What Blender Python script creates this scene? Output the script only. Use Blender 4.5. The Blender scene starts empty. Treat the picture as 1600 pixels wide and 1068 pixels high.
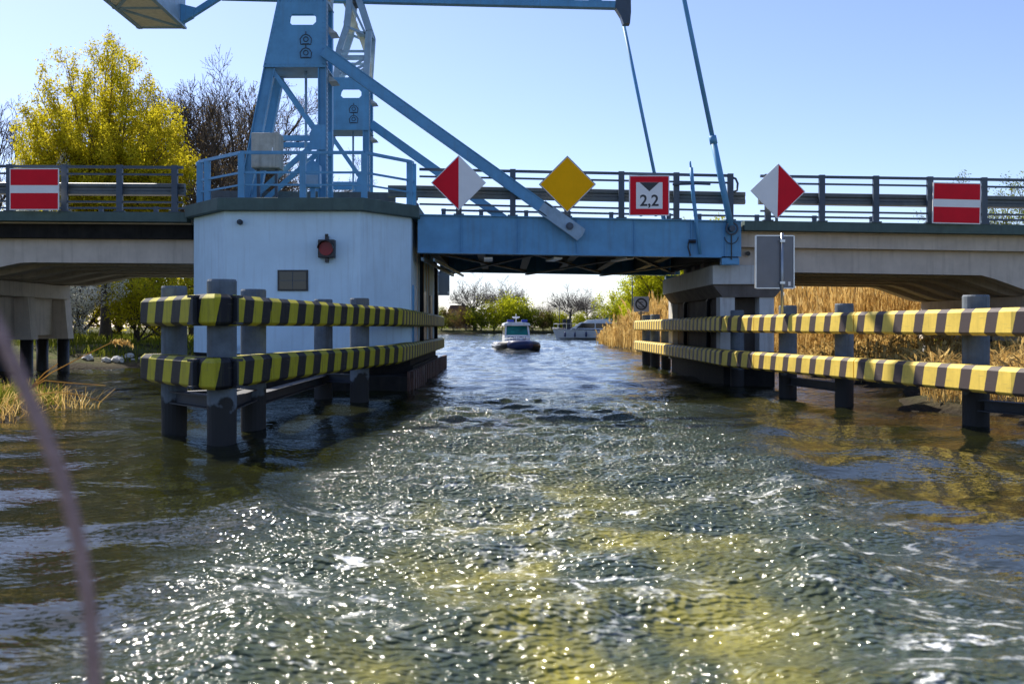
import bpy, bmesh, math, random
import numpy as np
from mathutils import Vector, Matrix
R = math.radians
scene = bpy.context.scene
C = scene.collection

# ------------------------------------------------------------------ camera
F = 1555.0            # focal length in photo pixels (35 mm on a 36 mm sensor)
CX, CY, CZ = 787.0, 511.0, 1.75   # vanishing point of the channel, eye height above the water
cam_d = bpy.data.cameras.new("camera"); cam = bpy.data.objects.new("camera", cam_d); C.objects.link(cam)
cam.location = (0, 0, CZ); cam.rotation_euler = (R(90), 0, 0)
cam_d.sensor_width = 36; cam_d.lens = 36 * F / 1600
cam_d.shift_x = (800 - CX) / 1600; cam_d.shift_y = (CY - 534) / 1600
cam_d.clip_start = 0.1; cam_d.clip_end = 6000
cam_d.dof.use_dof = True; cam_d.dof.focus_distance = 30; cam_d.dof.aperture_fstop = 2.1
scene.camera = cam
scene.render.resolution_x, scene.render.resolution_y = 1024, 683

# ------------------------------------------------------------------ world and sun
SUN_AZ, SUN_EL = R(-37), R(47)     # azimuth from +Y (negative = left), elevation
sd = Vector((math.sin(SUN_AZ) * math.cos(SUN_EL), math.cos(SUN_AZ) * math.cos(SUN_EL), math.sin(SUN_EL)))
w = bpy.data.worlds.new("World"); scene.world = w; w.use_nodes = True
nt = w.node_tree; bg = nt.nodes["Background"]
sky = nt.nodes.new("ShaderNodeTexSky"); sky.sky_type = 'NISHITA'; sky.sun_disc = False
sky.sun_elevation = SUN_EL; sky.sun_rotation = SUN_AZ
sky.air_density = 0.85; sky.dust_density = 0.5; sky.ozone_density = 3.2
wb = nt.nodes.new("ShaderNodeMix"); wb.data_type = 'RGBA'; wb.blend_type = 'MULTIPLY'; wb.inputs[0].default_value = 1
wb.inputs[7].default_value = (1.01, .94, 1.02, 1)      # daylight white balance of the sky
nt.links.new(sky.outputs[0], wb.inputs[6]); nt.links.new(wb.outputs[2], bg.inputs[0]); bg.inputs[1].default_value = 0.105
sl = bpy.data.lights.new("sun", 'SUN'); so = bpy.data.objects.new("sun", sl); C.objects.link(so)
sl.energy = 4.6; sl.angle = R(0.53); sl.color = (1, 0.93, 0.82)
so.rotation_euler = (-sd).to_track_quat('-Z', 'Y').to_euler(); so.location = (-20, 20, 40)
scene.view_settings.view_transform = 'Standard'; scene.view_settings.look = 'None'
scene.view_settings.exposure = 0.92; scene.view_settings.gamma = 1

# ------------------------------------------------------------------ helpers
def at(px, py, Y):
    return Vector(((px - CX) * Y / F, Y, CZ + (CY - py) * Y / F))

def tag(o, label=None, cat=None, group=None, kind=None):
    if label: o['label'] = label
    if cat: o['category'] = cat
    if group: o['group'] = group
    if kind: o['kind'] = kind
    return o

def empty(name, loc=(0, 0, 0), label=None, cat=None, group=None, rz=0):
    o = bpy.data.objects.new(name, None); C.objects.link(o)
    o.location = loc; o.rotation_euler.z = rz; o.empty_display_size = 0.2
    return tag(o, label, cat, group)

class MB:
    def __init__(s): s.v = []; s.f = []; s.m = []; s.uv = None
    def poly(s, pts, m=0):
        b = len(s.v); s.v += [tuple(p) for p in pts]; s.f.append(tuple(range(b, b + len(pts)))); s.m.append(m)
    def mesh(s, vs, fs, m=0):
        b = len(s.v); s.v += [tuple(p) for p in vs]
        for f in fs: s.f.append(tuple(b + i for i in f)); s.m.append(m)
    def box(s, x0, x1, y0, y1, z0, z1, m=0):
        vs = [(x, y, z) for z in (z0, z1) for y in (y0, y1) for x in (x0, x1)]
        s.mesh(vs, [(0, 2, 3, 1), (4, 5, 7, 6), (0, 1, 5, 4), (2, 6, 7, 3), (0, 4, 6, 2), (1, 3, 7, 5)], m)
    def beam(s, p0, p1, wd, ht, m=0, up=(0, 0, 1), w1=None, h1=None):
        """box from p0 to p1: wd sideways, ht along up"""
        p0, p1 = Vector(p0), Vector(p1); d = (p1 - p0).normalized(); u = Vector(up)
        if abs(d.dot(u)) > .99: u = Vector((0, 1, 0))
        a = d.cross(u).normalized(); u = a.cross(d).normalized()
        w1 = wd if w1 is None else w1; h1 = ht if h1 is None else h1
        vs = []
        for p, ww, hh in ((p0, wd, ht), (p1, w1, h1)):
            for i, j in ((-1, -1), (1, -1), (1, 1), (-1, 1)): vs.append(p + a * (i * ww / 2) + u * (j * hh / 2))
        s.mesh(vs, [(0, 1, 2, 3), (7, 6, 5, 4), (0, 4, 5, 1), (1, 5, 6, 2), (2, 6, 7, 3), (3, 7, 4, 0)], m)
    def ibeam(s, p0, p1, wd, ht, t=.03, m=0, up=(0, 0, 1)):
        p0, p1 = Vector(p0), Vector(p1); d = (p1 - p0).normalized(); u = Vector(up)
        a = d.cross(u).normalized(); u = a.cross(d).normalized()
        s.beam(p0, p1, t, ht - 2 * t, m, u)
        for k in (-1, 1): s.beam(p0 + u * k * (ht / 2 - t / 2), p1 + u * k * (ht / 2 - t / 2), wd, t, m, u)
    def tube(s, pts, r, n=8, m=0, cap=True):
        pts = [Vector(p) for p in pts]; k = len(pts)
        rr = r if hasattr(r, '__len__') else [r] * k
        b = len(s.v); a = None
        for i, p in enumerate(pts):
            d = (pts[min(i + 1, k - 1)] - pts[max(i - 1, 0)])
            d = d.normalized() if d.length > 1e-9 else Vector((0, 0, 1))
            if a is None:
                a = d.orthogonal().normalized()
            else:
                a = a - d * a.dot(d); a = a.normalized() if a.length > 1e-6 else d.orthogonal().normalized()
            c = d.cross(a)
            for j in range(n):
                t = 2 * math.pi * j / n
                q = p + (a * math.cos(t) + c * math.sin(t)) * rr[i]; s.v.append((q.x, q.y, q.z))
        for i in range(k - 1):
            for j in range(n):
                j2 = (j + 1) % n
                s.f.append((b + i * n + j, b + i * n + j2, b + (i + 1) * n + j2, b + (i + 1) * n + j)); s.m.append(m)
        if cap:
            s.f.append(tuple(b + j for j in reversed(range(n)))); s.m.append(m)
            s.f.append(tuple(b + (k - 1) * n + j for j in range(n))); s.m.append(m)
    def prism(s, poly, lo, hi, axis='z', m=0):
        """poly: 2D points; axis z: (x,y) extruded z, y: (x,z) extruded y, x: (y,z) extruded x"""
        def q(p, h):
            return (p[0], p[1], h) if axis == 'z' else (p[0], h, p[1]) if axis == 'y' else (h, p[0], p[1])
        n = len(poly)
        vs = [q(p, lo) for p in poly] + [q(p, hi) for p in poly]
        fs = [tuple(reversed(range(n))), tuple(range(n, 2 * n))] + [(i, (i + 1) % n, n + (i + 1) % n, n + i) for i in range(n)]
        s.mesh(vs, fs, m)
    def build(s, name, mats, parent=None, smooth=False, bevel=0, loc=None):
        me = bpy.data.meshes.new(name); me.from_pydata(s.v, [], s.f)
        mats = mats if isinstance(mats, (list, tuple)) else [mats]
        for mt in mats: me.materials.append(mt)
        if len(mats) > 1: me.polygons.foreach_set('material_index', s.m)
        if s.uv is not None:
            ul = me.uv_layers.new(name="UVMap")
            for p in me.polygons:
                for li in p.loop_indices: ul.data[li].uv = s.uv[me.loops[li].vertex_index]
        bm = bmesh.new(); bm.from_mesh(me)
        if s.uv is None: bmesh.ops.recalc_face_normals(bm, faces=bm.faces)
        bm.to_mesh(me); bm.free()
        if smooth: me.polygons.foreach_set('use_smooth', [True] * len(me.polygons))
        me.update()
        o = bpy.data.objects.new(name, me); C.objects.link(o)
        if parent is not None:
            o.parent = parent
            o.matrix_parent_inverse = Matrix.Identity(4)
        if bevel:
            b = o.modifiers.new("bevel", 'BEVEL'); b.width = bevel; b.segments = 2; b.limit_method = 'ANGLE'
        return o

def rebase(o, parent_loc):
    """mesh written in world coordinates -> child of an Empty at parent_loc"""
    o.data.transform(Matrix.Translation(-Vector(parent_loc)))

def quads_object(name, V, mats, parent=None, k=4):
    """V: (n*k,3) array of polygons of k corners"""
    n = len(V) // k
    me = bpy.data.meshes.new(name)
    me.vertices.add(len(V)); me.vertices.foreach_set('co', np.asarray(V, dtype=np.float32).ravel())
    me.loops.add(n * k); me.loops.foreach_set('vertex_index', np.arange(n * k, dtype=np.int32))
    me.polygons.add(n); me.polygons.foreach_set('loop_start', np.arange(0, n * k, k, dtype=np.int32))
    try: me.polygons.foreach_set('loop_total', np.full(n, k, dtype=np.int32))
    except Exception: pass
    me.materials.append(mats); me.update(calc_edges=True); me.validate()
    o = bpy.data.objects.new(name, me); C.objects.link(o)
    if parent is not None: o.parent = parent
    return o

def text_mesh(txt, size):
    cu = bpy.data.curves.new("txt", 'FONT'); cu.body = txt; cu.size = size; cu.align_x = 'CENTER'; cu.align_y = 'CENTER'
    cu.offset = size * .018
    o = bpy.data.objects.new("txt", cu); C.objects.link(o)
    dg = bpy.context.evaluated_depsgraph_get(); me = bpy.data.meshes.new_from_object(o.evaluated_get(dg))
    vs = [v.co.copy() for v in me.vertices]; fs = [tuple(p.vertices) for p in me.polygons]
    bpy.data.objects.remove(o); bpy.data.curves.remove(cu); bpy.data.meshes.remove(me)
    return vs, fs

# ------------------------------------------------------------------ materials
def new_mat(name):
    m = bpy.data.materials.new(name); m.use_nodes = True
    n = m.node_tree.nodes; return m, n, m.node_tree.links, n["Principled BSDF"]

def mat(name, col, rough=.5, metal=0, var=.18, scale=3., streak=0., dirt=(.05, .045, .035), bump=.15, fine=60., spec=.5):
    """paint / concrete / metal with patchy colour, vertical dirt streaks and a fine grain"""
    m, n, l, b = new_mat(name)
    tc = n.new("ShaderNodeTexCoord"); geo = n.new("ShaderNodeNewGeometry")
    nz = n.new("ShaderNodeTexNoise"); nz.inputs["Scale"].default_value = scale; nz.inputs["Detail"].default_value = 8
    nz.inputs["Roughness"].default_value = .65
    l.new(geo.outputs["Position"], nz.inputs["Vector"])
    mr = n.new("ShaderNodeMapRange"); mr.inputs[1].default_value = .3; mr.inputs[2].default_value = .7
    mr.inputs[3].default_value = 1 - var; mr.inputs[4].default_value = 1 + var * .6
    l.new(nz.outputs[0], mr.inputs[0])
    mx = n.new("ShaderNodeMix"); mx.data_type = 'RGBA'; mx.blend_type = 'MULTIPLY'; mx.inputs[0].default_value = 1
    mx.inputs[6].default_value = (*col, 1)
    l.new(mr.outputs[0], mx.inputs[7]); out = mx.outputs[2]
    if streak:
        mp = n.new("ShaderNodeMapping"); mp.inputs["Scale"].default_value = (5, 5, .35)
        l.new(geo.outputs["Position"], mp.inputs[0])
        n2 = n.new("ShaderNodeTexNoise"); n2.inputs["Scale"].default_value = 1.6; n2.inputs["Detail"].default_value = 6
        l.new(mp.outputs[0], n2.inputs["Vector"])
        r2 = n.new("ShaderNodeMapRange"); r2.inputs[1].default_value = .52; r2.inputs[2].default_value = .8
        r2.inputs[3].default_value = 0; r2.inputs[4].default_value = streak
        l.new(n2.outputs[0], r2.inputs[0])
        m2 = n.new("ShaderNodeMix"); m2.data_type = 'RGBA'; l.new(r2.outputs[0], m2.inputs[0])
        l.new(out, m2.inputs[6]); m2.inputs[7].default_value = (*dirt, 1); out = m2.outputs[2]
    l.new(out, b.inputs["Base Color"])
    b.inputs["Roughness"].default_value = rough; b.inputs["Metallic"].default_value = metal
    b.inputs["Specular IOR Level"].default_value = spec
    if bump:
        n3 = n.new("ShaderNodeTexNoise"); n3.inputs["Scale"].default_value = fine; n3.inputs["Detail"].default_value = 4
        l.new(geo.outputs["Position"], n3.inputs["Vector"])
        bp = n.new("ShaderNodeBump"); bp.inputs["Strength"].default_value = bump; bp.inputs["Distance"].default_value = .01
        l.new(n3.outputs[0], bp.inputs["Height"]); l.new(bp.outputs[0], b.inputs["Normal"])
    return m

M = {}
M['steel'] = mat("blue_grey_paint", (.11, .32, .54), .45, 0, .16, 2.0, .32, (.11, .13, .14), .1, spec=.35)
M['steel_pale'] = mat("pale_steel_paint", (.27, .40, .52), .45, 0, .2, 3, .3, (.2, .17, .12), .1)
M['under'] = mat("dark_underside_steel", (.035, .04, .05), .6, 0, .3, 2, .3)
M['beige'] = mat("beige_greased_steel", (.74, .67, .50), .6, 0, .2, 6, .25, (.3, .22, .1))
M['rail'] = mat("dark_railing_paint", (.045, .07, .105), .45, 0, .2, 4, .2)
M['galv'] = mat("galvanised_guard_steel", (.10, .115, .12), .5, .2, .2, 4, .3)
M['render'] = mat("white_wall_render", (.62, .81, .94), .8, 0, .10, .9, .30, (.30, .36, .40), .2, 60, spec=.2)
M['cap'] = mat("green_grey_concrete", (.07, .115, .105), .7, 0, .22, 2.5, .35, (.03, .045, .04), .2)
M['conc'] = mat("grey_concrete", (.60, .52, .44), .85, 0, .16, 1.6, .35, (.2, .17, .13), .25, spec=.15)
M['conc_shade'] = mat("shaded_dark_concrete", (.15, .13, .115), .9, 0, .3, 1.6, .5, (.06, .05, .04), .3, spec=.1)  # shade of the pier's inner faces put into the colour, streaks on top
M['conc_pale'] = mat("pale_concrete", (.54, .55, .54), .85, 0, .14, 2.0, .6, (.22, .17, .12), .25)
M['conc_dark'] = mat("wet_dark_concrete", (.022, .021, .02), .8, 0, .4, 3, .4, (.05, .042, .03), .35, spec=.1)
M['post'] = mat("weathered_post_concrete", (.13, .16, .19), .75, 0, .4, 2.4, .85, (.07, .07, .065), .35, 40)
def wet_line(m, z0, amp, dark):
    n, l = m.node_tree.nodes, m.node_tree.links; b = n["Principled BSDF"]; src = b.inputs["Base Color"].links[0].from_socket
    geo = n.new("ShaderNodeNewGeometry"); sx = n.new("ShaderNodeSeparateXYZ"); l.new(geo.outputs["Position"], sx.inputs[0])
    nz = n.new("ShaderNodeTexNoise"); nz.inputs["Scale"].default_value = 2.6; nz.inputs["Detail"].default_value = 5; l.new(geo.outputs["Position"], nz.inputs["Vector"])
    a = n.new("ShaderNodeMath"); a.operation = 'MULTIPLY_ADD'; a.inputs[1].default_value = -amp; l.new(nz.outputs[0], a.inputs[0]); l.new(sx.outputs[2], a.inputs[2])
    mr = n.new("ShaderNodeMapRange"); mr.inputs[1].default_value = z0 - amp / 2; mr.inputs[2].default_value = z0 - amp / 2 + .05; mr.inputs[3].default_value = 1; mr.inputs[4].default_value = 0
    l.new(a.outputs[0], mr.inputs[0])
    mx = n.new("ShaderNodeMix"); mx.data_type = 'RGBA'; l.new(mr.outputs[0], mx.inputs[0]); l.new(src, mx.inputs[6]); mx.inputs[7].default_value = (*dark, 1)
    l.new(mx.outputs[2], b.inputs["Base Color"]); return m
wet_line(M['post'], .58, .8, (.02, .019, .018))
M['tar'] = mat("black_tarred_timber", (.02, .019, .018), .5, 0, .4, 5, .3, (.06, .045, .03), .4, 30)
M['sheet'] = mat("rusty_sheet_pile", (.11, .055, .04), .75, 0, .45, 3, .8, (.36, .34, .34), .4, 25)
M['asphalt'] = mat("asphalt", (.05, .05, .05), .85, 0, .2, 4, 0)
M['white'] = mat("white_sign_sheet", (.80, .80, .80), .35, 0, .05, 3, .06, (.5, .5, .5), .03)
M['red'] = mat("red_sign_sheet", (.72, .003, .02), .5, 0, .1, 2, .1, (.3, .01, .02), .03, spec=.2)
M['yellow'] = mat("yellow_sign_sheet", (.97, .46, .0), .5, 0, .08, 2, .1, (.45, .25, .01), .03, spec=.1)
M['black'] = mat("black_paint", (.012, .014, .02), .4, 0, .2, 4, 0, bump=.03)
M['signback'] = mat("grey_sign_back", (.17, .175, .19), .45, .2, .1, 2, .2, (.1, .1, .1), .05)
M['alu'] = mat("aluminium_edge", (.55, .56, .57), .3, .8, .1, 6, 0, bump=.05)
M['glass'] = mat("dark_window_glass", (.012, .016, .02), .06, 0, .2, 3, 0, bump=0)
M['navy'] = mat("navy_boat_canvas", (.012, .025, .10), .5, 0, .2, 3, 0)
M['gel'] = mat("white_gelcoat", (.72, .74, .76), .25, 0, .08, 2, .1, (.4, .38, .33), .02)
M['hull_grey'] = mat("pale_grey_hull", (.60, .63, .66), .3, 0, .12, 2, .15, (.3, .3, .28), .02)
M['rubber'] = mat("black_rubber_tube", (.016, .018, .024), .5, 0, .3, 5, 0, bump=.1)
M['blue_lamp'] = mat("blue_lamp_plastic", (.02, .06, .45), .2, 0, .1, 5, 0, bump=0)
M['teal'] = mat("teal_tinted_glass", (.01, .18, .16), .08, 0, .6, 1.4, 0, bump=0)
M['cabinet'] = mat("chalky_cabinet_paint", (.46, .44, .38), .7, 0, .25, 4, .7, (.2, .19, .16), .15)
M['brass'] = mat("galvanised_pole", (.35, .38, .41), .4, .6, .15, 5, 0)
M['redlens'] = mat("red_signal_lens", (.24, .004, .008), .4, 0, .1, 8, 0, bump=0)
M['rope'] = mat("mauve_brown_rope", (.42, .27, .25), .9, 0, .3, 60, 0, bump=.8, fine=200)
M['skin'] = mat("skin", (.48, .28, .2), .55, 0, .08, 8, 0, bump=.02)
M['hair'] = mat("dark_hair", (.02, .012, .008), .6, 0, .3, 40, 0, bump=.3)
M['hivis'] = mat("high_visibility_fabric", (.62, .72, .03), .8, 0, .1, 9, 0, bump=.1)
M['cloth'] = mat("grey_blue_cloth", (.06, .07, .10), .9, 0, .15, 9, 0, bump=.1)
M['brick'] = mat("far_house_wall", (.28, .2, .16), .9, 0, .2, 1, 0)
M['tile'] = mat("far_house_roof_tile", (.12, .07, .06), .9, 0, .25, 2, 0)

def stripe_mat(name, period, duty, slant, ycol, kcol, grime):
    m, n, l, b = new_mat(name)
    uv = n.new("ShaderNodeUVMap"); sx = n.new("ShaderNodeSeparateXYZ"); l.new(uv.outputs[0], sx.inputs[0])
    geo = n.new("ShaderNodeNewGeometry")
    def mth(op, a, bb=None, c=None):
        k = n.new("ShaderNodeMath"); k.operation = op
        for i, x in enumerate((a, bb, c)):
            if x is None: continue
            if isinstance(x, (int, float)): k.inputs[i].default_value = x
            else: l.new(x, k.inputs[i])
        return k.outputs[0]
    nz = n.new("ShaderNodeTexNoise"); nz.inputs["Scale"].default_value = 9; nz.inputs["Detail"].default_value = 6
    l.new(geo.outputs["Position"], nz.inputs["Vector"])
    u = mth('ADD', sx.outputs[0], mth('MULTIPLY', sx.outputs[1], slant))
    u = mth('ADD', u, mth('MULTIPLY', mth('SUBTRACT', nz.outputs[0], .5), .02))
    fr = mth('FRACT', mth('DIVIDE', u, period)); mask = mth('LESS_THAN', fr, duty)
    # weathering
    def noise(sc, mapping=None, det=8):
        k = n.new("ShaderNodeTexNoise"); k.inputs["Scale"].default_value = sc; k.inputs["Detail"].default_value = det
        k.inputs["Roughness"].default_value = .7
        if mapping:
            mp = n.new("ShaderNodeMapping"); mp.inputs["Scale"].default_value = mapping
            l.new(geo.outputs["Position"], mp.inputs[0]); l.new(mp.outputs[0], k.inputs["Vector"])
        else: l.new(geo.outputs["Position"], k.inputs["Vector"])
        return k.outputs[0]
    def rng(x, a, bb, c, d):
        k = n.new("ShaderNodeMapRange"); l.new(x, k.inputs[0])
        for i, q in enumerate((a, bb, c, d)): k.inputs[i + 1].default_value = q
        return k.outputs[0]
    def mix(f, a, bb):
        k = n.new("ShaderNodeMix"); k.data_type = 'RGBA'
        if isinstance(f, float): k.inputs[0].default_value = f
        else: l.new(f, k.inputs[0])
        for i, x in ((6, a), (7, bb)):
            if isinstance(x, tuple): k.inputs[i].default_value = (*x, 1)
            else: l.new(x, k.inputs[i])
        return k.outputs[2]
    y2 = mix(rng(noise(1.7), .35, .7, 0., 1.), ycol, tuple(c * .72 for c in ycol))
    col = mix(mask, y2, kcol)
    st = rng(noise(2.2, (6, 6, .5)), .5, .78, 0., grime)
    col = mix(st, col, (.07, .07, .035))
    ch = rng(noise(22.), .68, .74, 0., .75)
    col = mix(ch, col, (.12, .12, .11))
    mp2 = n.new("ShaderNodeMapping"); mp2.inputs["Scale"].default_value = (1.6, 26, 1); l.new(uv.outputs[0], mp2.inputs[0])
    sc = n.new("ShaderNodeTexNoise"); sc.inputs["Scale"].default_value = 1.5; sc.inputs["Detail"].default_value = 7; l.new(mp2.outputs[0], sc.inputs["Vector"])
    col = mix(rng(sc.outputs[0], .62, .72, 0., .4), col, (.16, .15, .12))
    l.new(col, b.inputs["Base Color"]); b.inputs["Roughness"].default_value = .6; b.inputs["Specular IOR Level"].default_value = .22
    bp = n.new("ShaderNodeBump"); bp.inputs["Strength"].default_value = .25; bp.inputs["Distance"].default_value = .01
    l.new(noise(35.), bp.inputs["Height"]); l.new(bp.outputs[0], b.inputs["Normal"])
    return m
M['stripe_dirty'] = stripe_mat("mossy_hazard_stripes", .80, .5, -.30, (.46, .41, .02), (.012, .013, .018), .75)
M['stripe_sunlit'] = stripe_mat("sunlit_hazard_stripes", .68, .42, -.24, (.90, .65, .12), (.085, .066, .063), .3)  # sunlight put into the paint: yellow and black both lightened

def leaf_mat(name, cols, trans=.5, scale=.35):
    m, n, l, b = new_mat(name)
    n.remove(b); out = n["Material Output"]
    geo = n.new("ShaderNodeNewGeometry"); nz = n.new("ShaderNodeTexNoise"); nz.inputs["Scale"].default_value = scale * 3
    l.new(geo.outputs["Position"], nz.inputs["Vector"])
    ad = n.new("ShaderNodeMath"); ad.operation = 'MULTIPLY_ADD'; ad.inputs[1].default_value = .55
    l.new(geo.outputs["Random Per Island"], ad.inputs[0])
    sb = n.new("ShaderNodeMath"); sb.operation = 'MULTIPLY_ADD'; sb.inputs[1].default_value = 1.6; sb.inputs[2].default_value = -.57
    l.new(nz.outputs[0], sb.inputs[0]); l.new(sb.outputs[0], ad.inputs[2])
    cr = n.new("ShaderNodeValToRGB"); e = cr.color_ramp.elements
    e[0].color = (*cols[0], 1); e[1].color = (*cols[-1], 1)
    for i, c in enumerate(cols[1:-1]):
        x = e.new((i + 1) / (len(cols) - 1)); x.color = (*c, 1)
    l.new(ad.outputs[0], cr.inputs[0])
    d = n.new("ShaderNodeBsdfDiffuse"); t = n.new("ShaderNodeBsdfTranslucent"); mx = n.new("ShaderNodeMixShader")
    mx.inputs[0].default_value = trans
    l.new(cr.outputs[0], d.inputs[0]); l.new(cr.outputs[0], t.inputs[0]); l.new(d.outputs[0], mx.inputs[1]); l.new(t.outputs[0], mx.inputs[2])
    l.new(mx.outputs[0], out.inputs[0]); return m
M['leaf_willow'] = leaf_mat("yellow_willow_leaf", [(.26, .24, .01), (.54, .47, .02), (.68, .58, .05)], .6)
M['leaf_green'] = leaf_mat("fresh_green_leaf", [(.07, .10, .01), (.16, .20, .02), (.28, .28, .03)], .5)
M['leaf_lime'] = leaf_mat("lime_leaf", [(.24, .29, .01), (.46, .48, .02), (.60, .58, .03)], .55)
M['leaf_brown'] = leaf_mat("brown_bud", [(.10, .06, .03), (.20, .13, .05), (.28, .22, .07)], .4)
M['blossom'] = leaf_mat("white_blossom", [(.50, .48, .34), (.75, .73, .6), (.86, .84, .74)], .4)
M['reed'] = leaf_mat("dry_reed", [(.34, .19, .05), (.60, .40, .13), (.78, .60, .26)], .5, .6)
M['grass'] = leaf_mat("bank_grass", [(.08, .10, .015), (.16, .19, .02), (.28, .27, .04)], .45)
M['bark'] = mat("dark_bark", (.065, .05, .038), .9, 0, .4, 6, 0, bump=.6, fine=30)
M['bark_far'] = mat("grey_brown_bark", (.07, .06, .055), .9, 0, .3, 4, 0, bump=.3, fine=20)

# ------------------------------------------------------------------ ground sheet
XL = np.array([[-80, -16], [2, -14], [12, -13], [16, -10.6], [18, -9.9], [21, -9.9], [24, -12], [27, -17.5], [40, -18.6], [46, -15.0], [52, -12], [60, -11], [100, -13], [150, -15], [262, -16], [9000, -16]])
XR = np.array([[-80, 16], [8, 13], [15, 11.5], [18, 9.7], [22, 9.3], [26, 11.2], [44, 12.2], [50, 12.6], [56, 11.6], [64, 10.2], [96, 9.8], [110, 12], [122, 34], [150, 60], [262, 70], [9000, 70]])
FAR = 262.0
def land_dist(x, y):
    xl = np.interp(y, XL[:, 0], XL[:, 1]); xr = np.interp(y, XR[:, 0], XR[:, 1])
    wob = .5 * np.sin(y * .9 + 1) + .35 * np.sin(y * 2.3 + x * .4) + .2 * np.sin(x * 1.7 + y)
    return np.maximum(np.maximum(xl - x, x - xr), y - FAR - 6 * np.sin(x * .05)) + wob * np.clip((y - 5) / 10, 0, 1) * .8
def sst(a, b, x):
    t = np.clip((x - a) / (b - a), 0, 1); return t * t * (3 - 2 * t)
def ground_h(x, y):
    d = land_dist(x, y)
    h = -1.6 + 1.75 * sst(-4, .3, d) + .75 * sst(0, 6, d) + .5 * sst(5, 30, d)
    h = h + .06 * np.sin(x * 1.9 + .5 * y) * np.sin(y * 1.3) + .04 * np.sin(x * 4.1) * np.cos(y * 3.7)
    emb = sst(20, 27, np.abs(x + 1)) * sst(25, 29, y) * (1 - sst(41, 46, y))
    return h + emb * 2.6
def axis(spec):
    a = []
    for lo, hi, st in spec: a += list(np.arange(lo, hi, st))
    a.append(spec[-1][1]); return np.array(a)
def grid_object(name, X, Y, Z, material, smooth=True):
    ny, nx = Z.shape
    V = np.stack([X, Y, Z], -1).reshape(-1, 3).astype(np.float32)
    i = np.arange((ny - 1) * (nx - 1)); r_, c_ = i // (nx - 1), i % (nx - 1); a = r_ * nx + c_
    Fq = np.stack([a, a + 1, a + nx + 1, a + nx], 1).astype(np.int32)
    me = bpy.data.meshes.new(name); me.vertices.add(len(V)); me.vertices.foreach_set('co', V.ravel())
    me.loops.add(Fq.size); me.loops.foreach_set('vertex_index', Fq.ravel())
    me.polygons.add(len(Fq)); me.polygons.foreach_set('loop_start', np.arange(0, Fq.size, 4, dtype=np.int32))
    try: me.polygons.foreach_set('loop_total', np.full(len(Fq), 4, dtype=np.int32))
    except Exception: pass
    me.polygons.foreach_set('use_smooth', np.full(len(Fq), smooth))
    me.materials.append(material); me.update(calc_edges=True)
    o = bpy.data.objects.new(name, me); C.objects.link(o); return o

def ground_material():
    m, n, l, b = new_mat("river_bank_soil")
    geo = n.new("ShaderNodeNewGeometry")
    nz = n.new("ShaderNodeTexNoise"); nz.inputs["Scale"].default_value = .8; nz.inputs["Detail"].default_value = 10
    l.new(geo.outputs["Position"], nz.inputs["Vector"])
    cr = n.new("ShaderNodeValToRGB"); e = cr.color_ramp.elements
    e[0].position = .35; e[0].color = (.045, .035, .02, 1); e[1].position = .65; e[1].color = (.16, .13, .06, 1)
    x = e.new(.5); x.color = (.07, .085, .02, 1)
    l.new(nz.outputs[0], cr.inputs[0])
    sx = n.new("ShaderNodeSeparateXYZ"); l.new(geo.outputs["Position"], sx.inputs[0])
    mr = n.new("ShaderNodeMapRange"); mr.inputs[1].default_value = .05; mr.inputs[2].default_value = .55
    l.new(sx.outputs[2], mr.inputs[0])
    mx = n.new("ShaderNodeMix"); mx.data_type = 'RGBA'; mx.inputs[6].default_value = (.03, .024, .016, 1)
    l.new(mr.outputs[0], mx.inputs[0]); l.new(cr.outputs[0], mx.inputs[7]); l.new(mx.outputs[2], b.inputs["Base Color"])
    b.inputs["Roughness"].default_value = .95; b.inputs["Specular IOR Level"].default_value = .1
    n2 = n.new("ShaderNodeTexNoise"); n2.inputs["Scale"].default_value = 6; n2.inputs["Detail"].default_value = 8
    l.new(geo.outputs["Position"], n2.inputs["Vector"])
    bp = n.new("ShaderNodeBump"); bp.inputs["Strength"].default_value = .8; bp.inputs["Distance"].default_value = .15
    l.new(n2.outputs[0], bp.inputs["Height"]); l.new(bp.outputs[0], b.inputs["Normal"])
    return m
gx = axis([(-3000, -400, 200), (-400, -60, 20), (-60, 60, .7), (60, 400, 20), (400, 3000, 200)])
gy = axis([(-80, 0, 8), (0, 130, .7), (130, 300, 4), (300, 5000, 150)])
GX, GY = np.meshgrid(gx, gy)
tag(grid_object("ground", GX, GY, ground_h(GX, GY), ground_material()), kind='structure')

# ------------------------------------------------------------------ water
rng = np.random.default_rng(5)
def waves(X, Y, lo, hi, n, slope, spread=math.pi, mean=0., seed=1):
    g = np.random.default_rng(seed); H = np.zeros_like(X)
    for i in range(n):
        lam = lo * (hi / lo) ** g.random(); k = 2 * math.pi / lam
        a = mean + (g.random() - .5) * 2 * spread; ph = g.random() * 6.283
        amp = slope / k * math.sqrt(2.0 / n)
        H += amp * np.sin(k * (X * math.sin(a) + Y * math.cos(a)) + ph)
    return H
wx = axis([(-160, -40, 8), (-40, -12, .8), (-12, -6, .16), (-6, 6, .055), (6, 12, .16), (12, 40, .8), (40, 160, 8)])
wy = axis([(-40, 3, 1.5), (3, 11, .038), (11, 18, .06), (18, 32, .1), (32, 70, .25), (70, 130, .8), (130, 285, 3)])
WX, WY = np.meshgrid(wx, wy)
def wake_mask(X, Y):
    c = .25 + .045 * Y; half = 2.35 + .02 * Y
    e = .5 * np.sin(Y * .8 + 1.3) + .35 * np.sin(Y * 1.9)
    return (1 - sst(half - .8, half + 1.2, np.abs(X - c + .15 * e) )) * (1 - .85 * sst(18, 30, Y))
WM = wake_mask(WX, WY)
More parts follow.
